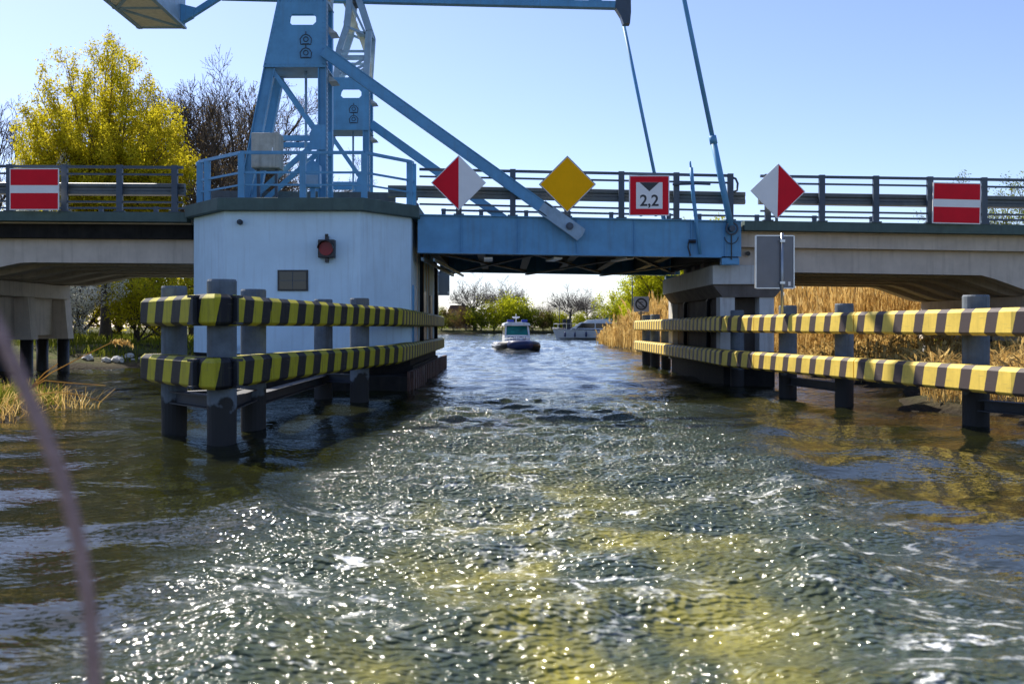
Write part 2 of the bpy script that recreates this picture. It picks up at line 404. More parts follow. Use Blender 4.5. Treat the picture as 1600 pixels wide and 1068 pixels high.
H = waves(WX, WY, 1.1, 4.5, 16, .085, 1.2, .3, 3) * (1 - .3 * WM)
H += waves(WX, WY, .5, 1.2, 22, .05, 1.3, -.2, 4) * (.55 + .45 * sst(14, 30, WY))
H += waves(WX, WY, .22, .7, 40, .135, math.pi, 0, 7) * WM * (1 - sst(20, 34, WY))
H += waves(WX, WY, .5, 1.6, 16, .13, .9, 0, 8) * WM
# wake crests curving away behind the photographer's boat
rr = np.hypot(WX - .3, (WY - 2.0) * .8); H += .03 * np.sin(rr * 4.2) * WM * (1 - sst(14, 22, WY))
dv = np.abs(WX - .25) - (1.1 + .23 * (WY - 3)); H += .10 * np.exp(-(dv / .38) ** 2) * sst(3, 6, WY) * (1 - sst(16, 26, WY)) * (.6 + .4 * np.sin(WY * 1.7 + WX))
# bow wave of the approaching patrol boat
dv = np.abs(WX - 1.0) - .42 * (WY - 68.5); H += .20 * np.exp(-(dv / .6) ** 2) * sst(67, 70, WY) * (1 - sst(90, 115, WY))
def water_material():
    m, n, l, b = new_mat("green_brown_river_water")
    geo = n.new("ShaderNodeNewGeometry"); sx = n.new("ShaderNodeSeparateXYZ"); l.new(geo.outputs["Position"], sx.inputs[0])
    def mth(op, a, bb=None, c=None, clamp=False):
        k = n.new("ShaderNodeMath"); k.operation = op; k.use_clamp = clamp
        for i, x in enumerate((a, bb, c)):
            if x is None: continue
            if isinstance(x, (int, float)): k.inputs[i].default_value = x
            else: l.new(x, k.inputs[i])
        return k.outputs[0]
    def noise(sc, mapping=(1, 1, 1), det=6, rough=.6):
        k = n.new("ShaderNodeTexNoise"); k.inputs["Scale"].default_value = sc; k.inputs["Detail"].default_value = det
        k.inputs["Roughness"].default_value = rough
        mp = n.new("ShaderNodeMapping"); mp.inputs["Scale"].default_value = mapping
        l.new(geo.outputs["Position"], mp.inputs[0]); l.new(mp.outputs[0], k.inputs["Vector"]); return k.outputs[0]
    def rg(x, a, bb, c, d, smooth=True):
        k = n.new("ShaderNodeMapRange"); k.interpolation_type = 'SMOOTHSTEP' if smooth else 'LINEAR'; l.new(x, k.inputs[0])
        for i, q in enumerate((a, bb, c, d)): k.inputs[i + 1].default_value = q
        return k.outputs[0]
    X, Y = sx.outputs[0], sx.outputs[1]
    cen = mth('SUBTRACT', X, mth('MULTIPLY_ADD', Y, .045, .25)); ax = mth('ABSOLUTE', cen)
    big = noise(.6, det=3)
    axw = mth('ADD', ax, mth('MULTIPLY', mth('SUBTRACT', big, .5), 2.2))
    wake = mth('MULTIPLY', rg(axw, 2.0, 3.4, 1., 0.), rg(Y, 18., 30., 1., 0.))
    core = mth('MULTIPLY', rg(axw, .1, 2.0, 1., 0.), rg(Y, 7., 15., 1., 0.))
    # colour: olive river, aerated green wash, silty yellow wake core brightened to paint in the glare
    def mix(f, a, bb):
        k = n.new("ShaderNodeMix"); k.data_type = 'RGBA'; l.new(f, k.inputs[0])
        for i, x in ((6, a), (7, bb)):
            if isinstance(x, tuple): k.inputs[i].default_value = (*x, 1)
            else: l.new(x, k.inputs[i])
        return k.outputs[2]
    silt_glare = rg(noise(.9, (1, .6, 1), 4), .38, .68, 0., 1.)
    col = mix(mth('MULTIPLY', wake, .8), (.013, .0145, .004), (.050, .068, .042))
    col = mix(mth('MULTIPLY', core, silt_glare), col, (.30, .265, .04))
    # foam: torn lace along the turbulent wake
    f1 = noise(2.1, (1, 1.6, 1), 9, .72); f2 = noise(.55, (1, 1, 1), 4)
    thr = mth('ADD', rg(f2, .35, .7, .07, -.05), mth('MULTIPLY', mth('SUBTRACT', 1., wake), .4))
    foam = mth('MULTIPLY', rg(mth('SUBTRACT', f1, thr), .585, .66, 0., 1.), rg(Y, 11., 19., 1., 0.))
    rd = noise(1.15, (1, 1.5, 1), 5, .6); rd = mth('SUBTRACT', 1., mth('MULTIPLY', mth('ABSOLUTE', mth('SUBTRACT', rd, .5)), 2.))
    pat = mth('MULTIPLY', rg(noise(.42, (1, 1, 1), 3), .45, .62, 0., 1.), mth('MULTIPLY', wake, rg(Y, 9., 15., 1., 0.)))
    lace = mth('MULTIPLY', mth('MULTIPLY', rg(rd, .935, .995, 0., .9), rg(noise(6., (1, 1, 1), 5, .7), .40, .58, 0., 1.)), pat)
    bowd = mth('ABSOLUTE', mth('SUBTRACT', mth('ABSOLUTE', mth('SUBTRACT', X, 1.)), mth('MULTIPLY', mth('SUBTRACT', Y, 69.0), .40)))
    bow = mth('MULTIPLY', mth('MULTIPLY', rg(bowd, .15, .7, 1., 0.), mth('MULTIPLY', rg(Y, 69., 70.5, 0., 1.), rg(Y, 74., 84., 1., 0.))), rg(noise(1.6), .42, .6, 0., 1.))
    foam = mth('MAXIMUM', mth('MAXIMUM', foam, lace), bow)
    col = mix(foam, col, (.82, .84, .82))
    l.new(col, b.inputs["Base Color"])
    l.new(mth('ADD', mth('MULTIPLY', wake, .065), rg(foam, 0., 1., .04, .4, False)), b.inputs["Roughness"])
    b.inputs["IOR"].default_value = 1.333; b.inputs["Specular IOR Level"].default_value = .5
    # ripples
    r1 = noise(7, (1, 1.4, 1), 2, .5); r3 = noise(19, (1, 1.2, 1), 0); r2 = noise(1.6, (1, 1.8, 1), 4, .55)
    amp = mth('ADD', mth('MULTIPLY', mth('MULTIPLY', wake, rg(Y, 6., 14., 1., 1.5)), .037), rg(Y, 10., 26., .007, .026))
    h = mth('MULTIPLY', r1, amp); h = mth('ADD', h, mth('MULTIPLY', r3, mth('MULTIPLY_ADD', mth('MULTIPLY', wake, rg(Y, 6., 14., 1., 1.9)), .040, .001))); h = mth('ADD', h, mth('MULTIPLY', r2, rg(Y, 12., 30., .012, .05)))
    bp = n.new("ShaderNodeBump"); bp.inputs["Strength"].default_value = 1; bp.inputs["Distance"].default_value = 1
    l.new(h, bp.inputs["Height"]); l.new(bp.outputs[0], b.inputs["Normal"])
    return m
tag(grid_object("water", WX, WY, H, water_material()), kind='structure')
del WX, WY, H, WM, GX, GY

# ------------------------------------------------------------------ road profile
YF, YB = 29.45, 39.9          # front and rear edges of the bridge
PX = [-45, -14.9, -9.2, -2.6, 7.05, 15.4, 45]; PZ = [5.22, 5.18, 5.14, 5.10, 4.90, 4.77, 4.35]
def zr(x): return float(np.interp(x, PX, PZ))

# ------------------------------------------------------------------ bridge house (pier with machinery room)
front = [(-9.09, 29.2), (-7.73, 27.5), (-3.96, 27.5), (-2.72, 29.2), (-2.72, 40.2), (-3.96, 41.9), (-7.73, 41.9), (-9.09, 40.2)]
def grow(poly, d):
    cx = sum(p[0] for p in poly) / len(poly); cy = sum(p[1] for p in poly) / len(poly); out = []
    n = len(poly)
    for i in range(n):
        a, b, c = Vector(poly[i - 1]), Vector(poly[i]), Vector(poly[(i + 1) % n])
        n1 = Vector(((b - a).y, -(b - a).x)).normalized(); n2 = Vector(((c - b).y, -(c - b).x)).normalized()
        mm = (n1 + n2); mm = mm / max(.3, mm.dot(n1)); out.append((b.x + mm.x * d, b.y + mm.y * d))
    return out
bh = empty("bridge_house", (-5.9, 34.7, 0), "white rendered bridge house with a green grey roof slab, left of the lifting span", "building")
def part(mb, name, mats, parent, **k):
    o = mb.build(name, mats, parent, **k); rebase(o, parent.location); return o
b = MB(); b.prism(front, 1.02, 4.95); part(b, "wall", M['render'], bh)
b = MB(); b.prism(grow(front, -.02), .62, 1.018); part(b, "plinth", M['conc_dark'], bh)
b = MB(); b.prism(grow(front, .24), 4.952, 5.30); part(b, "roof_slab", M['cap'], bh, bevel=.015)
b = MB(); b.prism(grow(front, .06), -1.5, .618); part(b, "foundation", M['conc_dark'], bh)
wn = MB(); wn.box(-6.24, -5.40, 27.46, 27.499, 2.75, 3.33); wo = part(wn, "window", M['black'], bh)
g = MB(); g.box(-6.19, -5.45, 27.452, 27.458, 2.80, 3.28); go = g.build("pane", M['glass'], wo); rebase(go, bh.location)
g = MB()
g.box(-6.18, -5.46, 27.440, 27.449, 3.03, 3.045); g.box(-5.83, -5.815, 27.440, 27.449, 2.81, 3.27)
go = g.build("glazing_bar", M['rail'], wo); rebase(go, bh.location)
# side wall towards the channel: doors, pipes, panel joints
for y0, y1, zt, mt in ((29.6, 30.6, 3.0, 'steel'), (33.2, 34.1, 2.95, 'black'), (36.2, 37.2, 2.9, 'black'), (38.9, 39.8, 2.95, 'black')):
    g = MB(); g.box(-2.718, -2.66, y0, y1, 1.05, zt); d = part(g, "door", M[mt], bh)
    g = MB(); g.box(-2.66, -2.62, y0 + .08, y0 + .13, 1.9, 2.1); h = g.build("handle", M['alu'], d); rebase(h, bh.location)
for y in (31.6, 38.2):
    g = MB(); g.tube([(-2.60, y - .9, 4.5), (-2.60, y, 4.0), (-2.60, y, 1.0)], .07, 8); part(g, "drain_pipe", M['black'], bh, smooth=True)
g = MB()
for y in (31.0, 32.7, 34.7, 35.8): g.box(-2.719, -2.68, y, y + .12, 1.04, 4.94)
part(g, "pilaster", M['conc'], bh)
# channel-side mooring block below the left fender
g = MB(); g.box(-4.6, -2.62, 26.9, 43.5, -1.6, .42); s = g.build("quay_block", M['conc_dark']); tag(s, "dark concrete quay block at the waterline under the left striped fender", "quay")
g = MB()
x0 = -2.60
n = 44
for i in range(n):
    y = 27.0 + i * .375; dx = .07 if i % 2 else 0
    g.box(x0 - .02 + dx * .5, x0 + .05 + dx, y, y + .36, -1.5, .54)
part(g, "sheet_piling", M['sheet'], s) if False else None
sp = g.build("sheet_piling", M['sheet'], s)

# traffic light and small wall fittings
tl = empty("signal_light", (-4.86, 27.3, 3.9), "dark square traffic signal with an unlit red lens above the window", "traffic light")
g = MB(); g.box(-.23, .23, -.06, .17, -.25, .25); g.build("housing", M['black'], tl, bevel=.02)
g = MB(); g.tube([(0, -.10, .0), (0, -.055, .0)], .19, 24); g.build("lens", M['redlens'], tl)
g = MB()
for k in range(13):
    a0 = math.pi * (k / 13) - .0; a1 = math.pi * ((k + 1) / 13)
    p = [(math.cos(a) * r, y, math.sin(a) * r) for a, r, y in ((a0, .205, -.06), (a1, .205, -.06), (a1, .205, -.26), (a0, .205, -.26))]
    q = [(math.cos(a) * r, y, math.sin(a) * r) for a, r, y in ((a0, .217, -.06), (a1, .217, -.06), (a1, .217, -.26), (a0, .217, -.26))]
    g.mesh(p + q, [(0, 1, 2, 3), (7, 6, 5, 4), (0, 4, 5, 1), (2, 6, 7, 3), (1, 5, 6, 2), (3, 7, 4, 0)])
g.build("visor", M['black'], tl)
g = MB(); g.box(-.04, .04, -.02, .195, .252, .36); g.box(-.04, .04, -.02, .195, -.37, -.252); g.tube([(.01, -.04, .36), (.01, -.04, .40)], .05, 8); g.build("bracket", M['black'], tl)
for px, py, lab in ((375, 347, "small black round fitting high on the white wall near its left corner"), (365, 543, "small black round fitting low on the white wall above the plinth")):
    p = at(px, py, 27.45); f = empty("wall_fitting", p, lab, "wall fitting", "black fittings on the white wall")
    g = MB(); g.tube([(0, .05, 0), (0, -.06, 0)], .075, 12); g.build("body", M['black'], f, smooth=False)
    g = MB(); g.tube([(0, -.06, 0), (.02, -.13, -.03)], .05, 10); g.build("nozzle", M['rail'], f)

# ------------------------------------------------------------------ approach spans
def span(name, label, x0, x1, haunch, side):
    root = empty(name, ((x0 + x1) / 2, YF, zr((x0 + x1) / 2)), label, "bridge span")
    n = 64; xs = [x0 + (x1 - x0) * i / n for i in range(n + 1)]
    def strip(yy0, yy1, top, bot, nm, mt):
        g = MB()
        vs = []; fs = []
        for x in xs:
            z = zr(x)
            t_ = z + (top(x) if callable(top) else top); b_ = z + (bot(x) if callable(bot) else bot)
            vs += [(x, yy0, t_), (x, yy1, t_), (x, yy1, b_), (x, yy0, b_)]
        for i in range(n):
            a = i * 4; c = a + 4
            for j in range(4): fs.append((a + j, a + (j + 1) % 4, c + (j + 1) % 4, c + j))
        fs += [(3, 2, 1, 0), (n * 4, n * 4 + 1, n * 4 + 2, n * 4 + 3)]
        g.mesh(vs, fs); return part(g, nm, mt, root)
    strip(YF - .05, YF + .35, 0, -.28, "edge_beam", M['cap'])
    strip(YB - .25, YB + .15, 0, -.28, "edge_beam", M['cap'])
    strip(YF + .355, YB - .255, -.02, -.32, "deck_slab", M['conc'])
    strip(YF + 1.2, YB - 1.1, .035, -.018, "road_surface", M['asphalt'])
    dep = .34 if side < 0 else .55
    bot = lambda x: -1.46 - dep * max(0., min(1., (3.2 - abs(x - haunch)) / 1.6))
    for k in range(6):
        y = YF + .75 + k * 1.72
        strip(y, y + .62, -.322, bot, "deck_girder", M['conc'])
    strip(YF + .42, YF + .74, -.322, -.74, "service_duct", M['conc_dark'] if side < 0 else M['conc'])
    return root
span("approach_span", "left grey concrete approach span running from the bridge house to the left bank", -32, -9.36, -17.8, -1)
span("approach_span", "right grey concrete approach span beyond the lifting span, over dry reeds", 7.12, 32, 17.8, 1)

def bridge_pier(name, label, x_in, sgn, top):
    """x_in: face towards the channel; sgn +1 extends to +x"""
    root = empty(name, (x_in + sgn * .8, 34.7, 0), label, "bridge pier")
    X = lambda a: x_in + sgn * a
    def bx(g, a, b_, *r): g.box(min(X(a), X(b_)), max(X(a), X(b_)), *r)
    g = MB(); bx(g, .05, 1.6, 30.0, 39.25, top - .52, top); part(g, "cap", M['conc'], root, bevel=.02)
    for i in range(4):
        y = 29.9 + i * 3.02
        g = MB(); g.prism([(X(.14), top - .523), (X(1.5), top - .523), (X(1.5), 1.3), (X(0), 1.3)], y + (0 if i else .15), y + .52, 'y'); part(g, "leg", M['conc'], root)
        if i < 3:
            g = MB(); bx(g, .62, 1.1, y + .523, y + 3.015, 1.45, top - .524); part(g, "web_wall", M['conc'], root)
        for a in (.32, 1.15):
            g = MB(); g.tube([(X(a), y + .3, -1.6), (X(a), y + .3, 1.297)], .23, 10); part(g, "pile", M['tar'], root, smooth=True)
    return root
bridge_pier("bridge_pier", "left grey concrete bridge pier on dark piles beside the white blossom", -17.05, -1, 3.36)
bridge_pier("bridge_pier", "right grey concrete bridge pier on dark piles among the dry reeds", 16.4, 1, 2.74)

# rest pier that receives the tip of the lifting span
rp = empty("rest_pier", (7.4, 34.7, 0), "pale stepped concrete rest pier under the right end of the lifting span", "bridge pier")
g = MB(); g.box(6.3, 8.55, 30.0, 39.4, 3.04, 3.62); part(g, "bearing_cap", M['conc_pale'], rp, bevel=.02)
g = MB(); g.prism([(6.32, 3.038), (8.53, 3.038), (8.2, 2.66), (6.62, 2.66)], 30.1, 39.3, 'y'); part(g, "corbel", M['conc_shade'], rp)
for x in (6.56, 7.75):
    for y in (30.15, 38.7):
        g = MB(); g.box(x, x + .44, y, y + .55, 1.0, 2.657); part(g, "column", M['conc_pale'], rp)
g = MB(); g.box(6.75, 8.1, 30.95, 38.6, 1.0, 2.655); part(g, "web_wall", M['conc_shade'], rp)
g = MB(); g.box(6.6, 8.35, 29.9, 39.6, .55, .998); g.box(6.65, 8.2, 30.1, 39.4, -1.6, .548); part(g, "footing", M['conc_dark'], rp)
g = MB(); g.box(7.3, 8.6, 30.3, 39.2, 3.62, 4.3); part(g, "back_wall", M['conc_pale'], rp)
for y in (32.4, 36.5):
    g = MB(); g.tube([(6.75, y - .8, 3.0), (6.66, y, 2.6), (6.66, y, .999)], .07, 8); part(g, "drain_pipe", M['black'], rp, smooth=True)
g = MB(); g.box(6.62, 6.98, 39.42, 39.95, .5, 3.2); part(g, "guide_block", M['conc_pale'], rp)
g = MB(); g.tube([at(931 + 238, 396, 30.25), at(931 + 238, 396, 30.05)], .07, 10); tag(g.build("wall_fitting", M['black']), "small black round fitting on the concrete beside the tip of the lifting span", "wall fitting", "black fittings on the concrete")

# ------------------------------------------------------------------ lifting span
LX0, LX1 = -2.55, 7.05
lf = empty("lifting_span", (LX0, 34.6, 4.5), "blue grey steel plate girder lifting span across the channel", "drawbridge leaf")
def zb(x): return 3.95 + (x - LX0) / (LX1 - LX0) * (3.80 - 3.95)
for Y0, s in ((YF, 1), (YB, -1)):
    nm = "plate_girder"; g = MB()
    def quad(x0, x1, y0, y1, t0, t1, b0, b1):
        vs = [(x0, y0, b0), (x1, y0, b1), (x1, y1, b1), (x0, y1, b0), (x0, y0, t0), (x1, y0, t1), (x1, y1, t1), (x0, y1, t0)]
        g.mesh(vs, [(0, 3, 2, 1), (4, 5, 6, 7), (0, 1, 5, 4), (1, 2, 6, 5), (2, 3, 7, 6), (3, 0, 4, 7)])
    y0, y1 = sorted((Y0 + s * .08, Y0 + s * .12))
    quad(LX0, LX1, y0, y1, zr(LX0) - .03, zr(LX1) - .03, zb(LX0) + .04, zb(LX1) + .04)
    f0, f1 = sorted((Y0 - s * .0, Y0 + s * .34))
    quad(LX0, LX1 - .6, f0, f1, zb(LX0) + .04, zb(LX1 - .6) + .04, zb(LX0), zb(LX1 - .6))
    quad(LX0, LX1 - .0, f0, f1, zr(LX0), zr(LX1), zr(LX0) - .03, zr(LX1) - .03)
    part(g, nm, M['steel'], lf)
    # vertical stiffeners
    for x in (-1.27, .42, 2.16, 3.87, 5.55, 6.55):
        g = MB(); a, c = sorted((Y0 + s * .03, Y0 + s * .078)); g.box(x, x + .022, a, c, zb(x) + .045, zr(x) - .035); part(g, "stiffener", M['steel'], lf)
    # tip plate
    g = MB(); a, c = sorted((Y0 + s * .02, Y0 + s * .3)); g.box(6.46, 6.98, a, c, 3.60, 3.80); g.box(6.55, 6.9, a - .02, c + .02, 3.622, 3.68); part(g, "bearing_shoe", M['steel'], lf)
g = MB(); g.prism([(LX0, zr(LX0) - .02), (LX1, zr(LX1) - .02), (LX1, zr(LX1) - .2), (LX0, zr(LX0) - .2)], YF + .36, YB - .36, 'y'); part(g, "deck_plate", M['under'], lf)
g = MB(); g.prism([(LX0, zr(LX0) + .02), (LX1, zr(LX1) + .02), (LX1, zr(LX1) - .017), (LX0, zr(LX0) - .017)], YF + .9, YB - .9, 'y'); part(g, "road_surface", M['asphalt'], lf)
for i in range(7):
    x = LX0 + .35 + i * 1.48
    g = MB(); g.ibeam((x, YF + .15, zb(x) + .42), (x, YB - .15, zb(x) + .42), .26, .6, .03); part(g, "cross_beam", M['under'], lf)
for y in (32.0, 34.6, 37.2):
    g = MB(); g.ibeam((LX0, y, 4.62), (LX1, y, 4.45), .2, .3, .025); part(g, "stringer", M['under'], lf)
for i in range(3):
    x = LX0 + .5 + i * 2.96
    for k in (0, 1):
        g = MB(); p0 = (x + k * .05, YF + .3, zb(x) + .03); p1 = (x + 2.9, YB - .3, zb(x) + .03)
        if k: p0, p1 = (x + 2.9, YF + .3, zb(x) - .05), (x, YB - .3, zb(x) - .05)
        g.beam(p0, p1, .14, .05); part(g, "lateral_brace", M['under'], lf)
for px, dx in ((763, .05), (872, .5), (984, .85)):  # underside braces catching sun; the light is put into their white colour
    p = at(px, 402, 29.9); g = MB(); g.beam(p + Vector((0, .0, -.02)), p + Vector((-dx * .4, 1.1, -.03)), .26, .05); part(g, "lit_gusset", M['white'], lf)
g = MB(); g.beam((-2.45, YF + .5, 3.80), (-2.0, YB - .5, 3.80), .08, .1); g.beam((-2.1, YF + .5, 3.78), (-1.6, YB - .5, 3.78), .06, .08); part(g, "hinge_bar", M['steel_pale'], lf)

# ------------------------------------------------------------------ railings
def railing(name, label, x0, x1, Y, posts, col='rail', gx0=None, gx1=None, s=1, ends=()):
    root = empty(name, ((x0 + x1) / 2, Y, zr((x0 + x1) / 2)), label, "railing")
    brk = sorted([x0, x1] + [x for x in PX if x0 < x < x1])
    def run(nm, off, wd, ht, a=None, b_=None, mt=col, yo=0):
        g = MB(); bb = [x for x in brk]
        if a is not None: bb = [a] + [x for x in brk if a < x < b_] + [b_]
        for p, q in zip(bb[:-1], bb[1:]): g.beam((p, Y + yo, zr(p) + off), (q, Y + yo, zr(q) + off), wd, ht)
        return part(g, nm, M[mt], root)
    run("top_rail", 1.33, .09, .075); run("middle_rail", 1.12, .05, .055, yo=.01); run("lower_rail", .30, .05, .055, yo=.01)
    # box guard beam with a folded face, held behind the posts
    g = MB(); a, b_ = gx0 if gx0 is not None else x0, gx1 if gx1 is not None else x1
    bb = [a] + [x for x in brk if a < x < b_] + [b_]
    prof = [(-.05, .54), (.0, .52), (.12, .52), (.12, .88), (.0, .88), (-.05, .86), (-.05, .77), (-.01, .73), (-.01, .67), (-.05, .63)]
    for p, q in zip(bb[:-1], bb[1:]):
        nn = len(prof); vs = [(p, Y + s * (.17 + u), zr(p) + v) for u, v in prof] + [(q, Y + s * (.17 + u), zr(q) + v) for u, v in prof]
        g.mesh(vs, [tuple(range(nn)), tuple(range(nn, 2 * nn))] + [(i, (i + 1) % nn, nn + (i + 1) % nn, nn + i) for i in range(nn)])
    part(g, "guard_beam", M['galv'], root)
    for x in posts:
        g = MB(); z = zr(x)
        g.box(x - .085, x + .085, Y - .055, Y + .055, z + .02, z + 1.39)
        g.box(x - .15, x + .15, Y - .09, Y + .09, z + .001, z + .035)
        part(g, "post", M[col], root)
    for xe, d in ends:
        g = MB(); z = zr(xe)
        g.tube([(xe, Y, z + 1.3), (xe + d * .16, Y, z + 1.24), (xe + d * .22, Y, z + 1.1), (xe + d * .2, Y, z + .9), (xe, Y, z + .8)], .035, 8)
        part(g, "end_loop", M[col], root, smooth=True)
    return root
railing("bridge_railing", "dark railing along the near edge of the left approach span", -30, -9.5, YF + .02, [-29.3 + 1.63 * i for i in range(0, 13)])
railing("bridge_railing", "dark railing with guard beam along the near edge of the lifting span", LX0 + .05, 6.78, YF + .06, [-1.33, .27, 1.88, 3.49, 5.12, 6.72], gx0=-3.45, gx1=7.2, ends=((6.72, 1),))
railing("bridge_railing", "dark railing along the near edge of the right approach span", 7.6, 30, YF + .02, [7.82 + 1.6 * i for i in range(0, 14)])
railing("bridge_railing", "far side railing of the left approach span, mostly hidden by the deck", -30, -9.5, YB - .1, [-29.3 + 2.2 * i for i in range(0, 9)], s=-1)
railing("bridge_railing", "far side railing of the lifting span, only its top showing over the girder", LX0 + .05, 6.78, YB - .1, [-2.4, -.9, .9, 2.6, 4.3, 6.6], s=-1)
railing("bridge_railing", "far side railing of the right approach span, only its top showing over the deck", 7.6, 30, YB - .1, [7.82 + 2.3 * i for i in range(0, 10)], s=-1)
g = MB()
for y, nm in ((31.3, 0), (38.1, 1)):
    for k in range(1): g.beam((-9.4, y, 5.86), (-3.4, y, 5.80), .12, .34)
gr = empty("guard_rail", (-6, 31.3, 5.3), "grey road guard rail behind the front lifting tower", "guard rail")
g = MB(); g.beam((-9.4, 31.3, 5.86), (-3.4, 31.3, 5.80), .12, .36); part(g, "guard_beam", M['galv'], gr)
for x in (-9.1, -7.5, -5.9, -4.3):
    g = MB(); g.box(x - .07, x + .07, 31.37, 31.5, 5.25, 6.02); part(g, "post", M['galv'], gr)
# road over the bridge house
rd = MB(); rd.box(-9.35, LX0 - .03, 30.9, 38.5, 5.305, 5.36); tag(rd.build("road", M['asphalt']), kind='structure')

# platform railing on the roof
pr = empty("platform_railing", (-5.9, 28, 5.3), "blue grey handrail round the roof platform of the bridge house", "railing")
path = [(-9.1, 29.5), (-8.85, 29.0), (-7.25, 27.5), (-3.85, 27.5), (-2.72, 29.0), (-2.66, 29.3)]
for h, nm, wd in ((1.27, "top_rail", .09), (.72, "middle_rail", .06), (.38, "lower_rail", .05)):
    g = MB()
    for p, q in zip(path[:-1], path[1:]): g.beam((p[0], p[1], 5.3 + h), (q[0], q[1], 5.3 + h), wd * .7, wd)
    part(g, nm, M['steel'], pr)
for p in ((-8.85, 29.0), (-8.55, 28.72), (-7.25, 27.5), (-5.55, 27.5), (-3.85, 27.5), (-2.74, 28.97), (-2.66, 29.3)):
    g = MB(); g.box(p[0] - .085, p[0] + .085, p[1] - .05, p[1] + .05, 5.302, 6.55); part(g, "post", M['steel'], pr)

# ------------------------------------------------------------------ lifting towers
def plate_with_hole(g, outer, hole, y0, y1, m=0):
    """outer 4 corners (x,z) bl,br,tr,tl; hole: list of 8 points, starting bottom-left going ccw"""
    h = hole; o = outer
    for y, fl in ((y0, 0), (y1, 1)):
        P = lambda p: (p[0], y, p[1])
        quads = [[o[0], o[1], h[2], h[1]], [o[1], o[2], h[4], h[3]], [o[2], o[3], h[6], h[5]], [o[3], o[0], h[0], h[7]],
                 [o[0], h[1], h[0]], [o[1], h[3], h[2]], [o[2], h[5], h[4]], [o[3], h[7], h[6]]]
        for q in quads: g.poly([P(p) for p in q], m)
    for ring in (o, h):
        for i in range(len(ring)):
            a, c = ring[i], ring[(i + 1) % len(ring)]
            g.poly([(a[0], y0, a[1]), (c[0], y0, c[1]), (c[0], y1, c[1]), (a[0], y1, a[1])], m)
def tower(Y, label, mt):
    root = empty("lifting_tower", (-6.5, Y, 5.3), label, "bridge tower", "towers of the drawbridge")
    D = 1.1
    lx = lambda z: -7.87 + (z - 5.6) / (9.45 - 5.6) * (7.87 - 7.11) if z < 9.45 else -7.11 + (z - 9.45) * (.43 / 2.05)
    # legs: one slanted and one upright in each face
    for y in (Y, Y + D):
        g = MB(); g.ibeam((lx(5.31) + .16, y + .1, 5.31), (lx(9.45) + .16, y + .1, 9.45), .2, .34, .03, up=(1, 0, 0)); part(g, "slanted_leg", M[mt], root)
        g = MB(); g.ibeam((-5.39, y + .1, 5.31), (-5.39, y + .1, 11.5), .2, .24, .03, up=(1, 0, 0)); part(g, "upright_leg", M[mt], root)
        for nm, p0, p1, t in (("diagonal_brace", (-6.85, 9.35), (-5.5, 7.42), .13), ("cross_tie", (lx(7.4) + .3, 7.36), (-5.5, 7.36), .16), ("diagonal_brace", (-5.6, 7.22), (lx(5.5) + .25, 5.42), .15)):
            g = MB(); g.beam((p0[0], y + .08, p0[1]), (p1[0], y + .08, p1[1]), .09, t, up=(0, 1, 0) if False else (0, 0, 1)); part(g, nm, M[mt], root)
        g = MB(); g.prism([(-5.75, 7.0), (-5.28, 7.0), (-5.28, 7.75), (-5.6, 7.75), (-5.75, 7.5)], y - .012, y + .006, 'y'); part(g, "gusset_plate", M[mt], root)
    # head plates front and back with a rounded window
    for y, m_ in ((Y - .02, mt), (Y + D + .2, mt)):
        g = MB()
        outer = [(-7.13, 9.45), (-5.27, 9.45), (-5.27, 11.5), (-6.69, 11.5)]
        hx0, hx1, hz0, hz1, c = (-6.36, -5.56, 10.70, 11.02, .09) if y < Y else (-6.62, -5.66, 10.98, 11.38, .06)
        hole = [(hx0, hz0 + c), (hx0 + c, hz0), (hx1 - c, hz0), (hx1, hz0 + c), (hx1, hz1 - c), (hx1 - c, hz1), (hx0 + c, hz1), (hx0 + .03, hz1 - c)]
        plate_with_hole(g, outer, hole, y, y + .02)
        for i in range(13 if y < Y else 0):     # rivets round the edge
            t = i / 12
            for (xx, zz) in ((-7.05 + t * 1.7, 9.53), (-6.62 + t * 1.27, 11.42), (-5.34, 9.55 + t * 1.85), (-7.06 + t * .43, 9.55 + t * 1.85)):
                g.box(xx - .02, xx + .02, Y - .034, Y - .0195, zz - .02, zz + .02)
        part(g, "head_plate", M[m_], root)
    for z in (9.45, 11.46):
        g = MB(); xl = lx(max(z, 9.45)); g.box(xl - .02, -5.25, Y + .001, Y + D + .198, z + .002, z + .03)
        part(g, "diaphragm_plate", M['steel_pale'], root)
    g = MB(); g.box(-5.268, -5.250, Y + .02, Y + .20, 5.4, 11.45)
    for i in range(46):
        z = 5.5 + i * .13; g.box(-5.2505, -5.232, Y + .04, Y + .08, z, z + .05); g.box(-5.2505, -5.232, Y + .14, Y + .18, z, z + .05)
    part(g, "riveted_strip", M['steel_pale'], root)
    # cast bracket outlines on the head plate
    for zc in (10.26, 9.86):
        g = MB(); xc = -5.86; y = Y - .03
        pts = [(-.15, -.14), (.15, -.14), (.17, .02), (.10, .12), (0, .16), (-.10, .12), (-.17, .02), (-.15, -.14)]
        g.tube([(xc + a, y, zc + c) for a, c in pts], .016, 5)
        g.tube([(xc + .07 * math.cos(t * .6283), y, zc + .01 + .07 * math.sin(t * .6283)) for t in range(11)], .014, 5)
        g.tube([(xc, y, zc + .15), (xc, y, zc + .24)], .015, 5); g.tube([(xc - .1, y, zc - .13), (xc + .1, y, zc - .13)], .02, 5)
        part(g, "cast_bracket", M['rail'], root)
    g = MB(); g.tube([(-5.96, Y + .5, 5.31), (-5.96, Y + .5, 9.45)], .04, 8); part(g, "drive_shaft", M['steel_pale'], root, smooth=True)
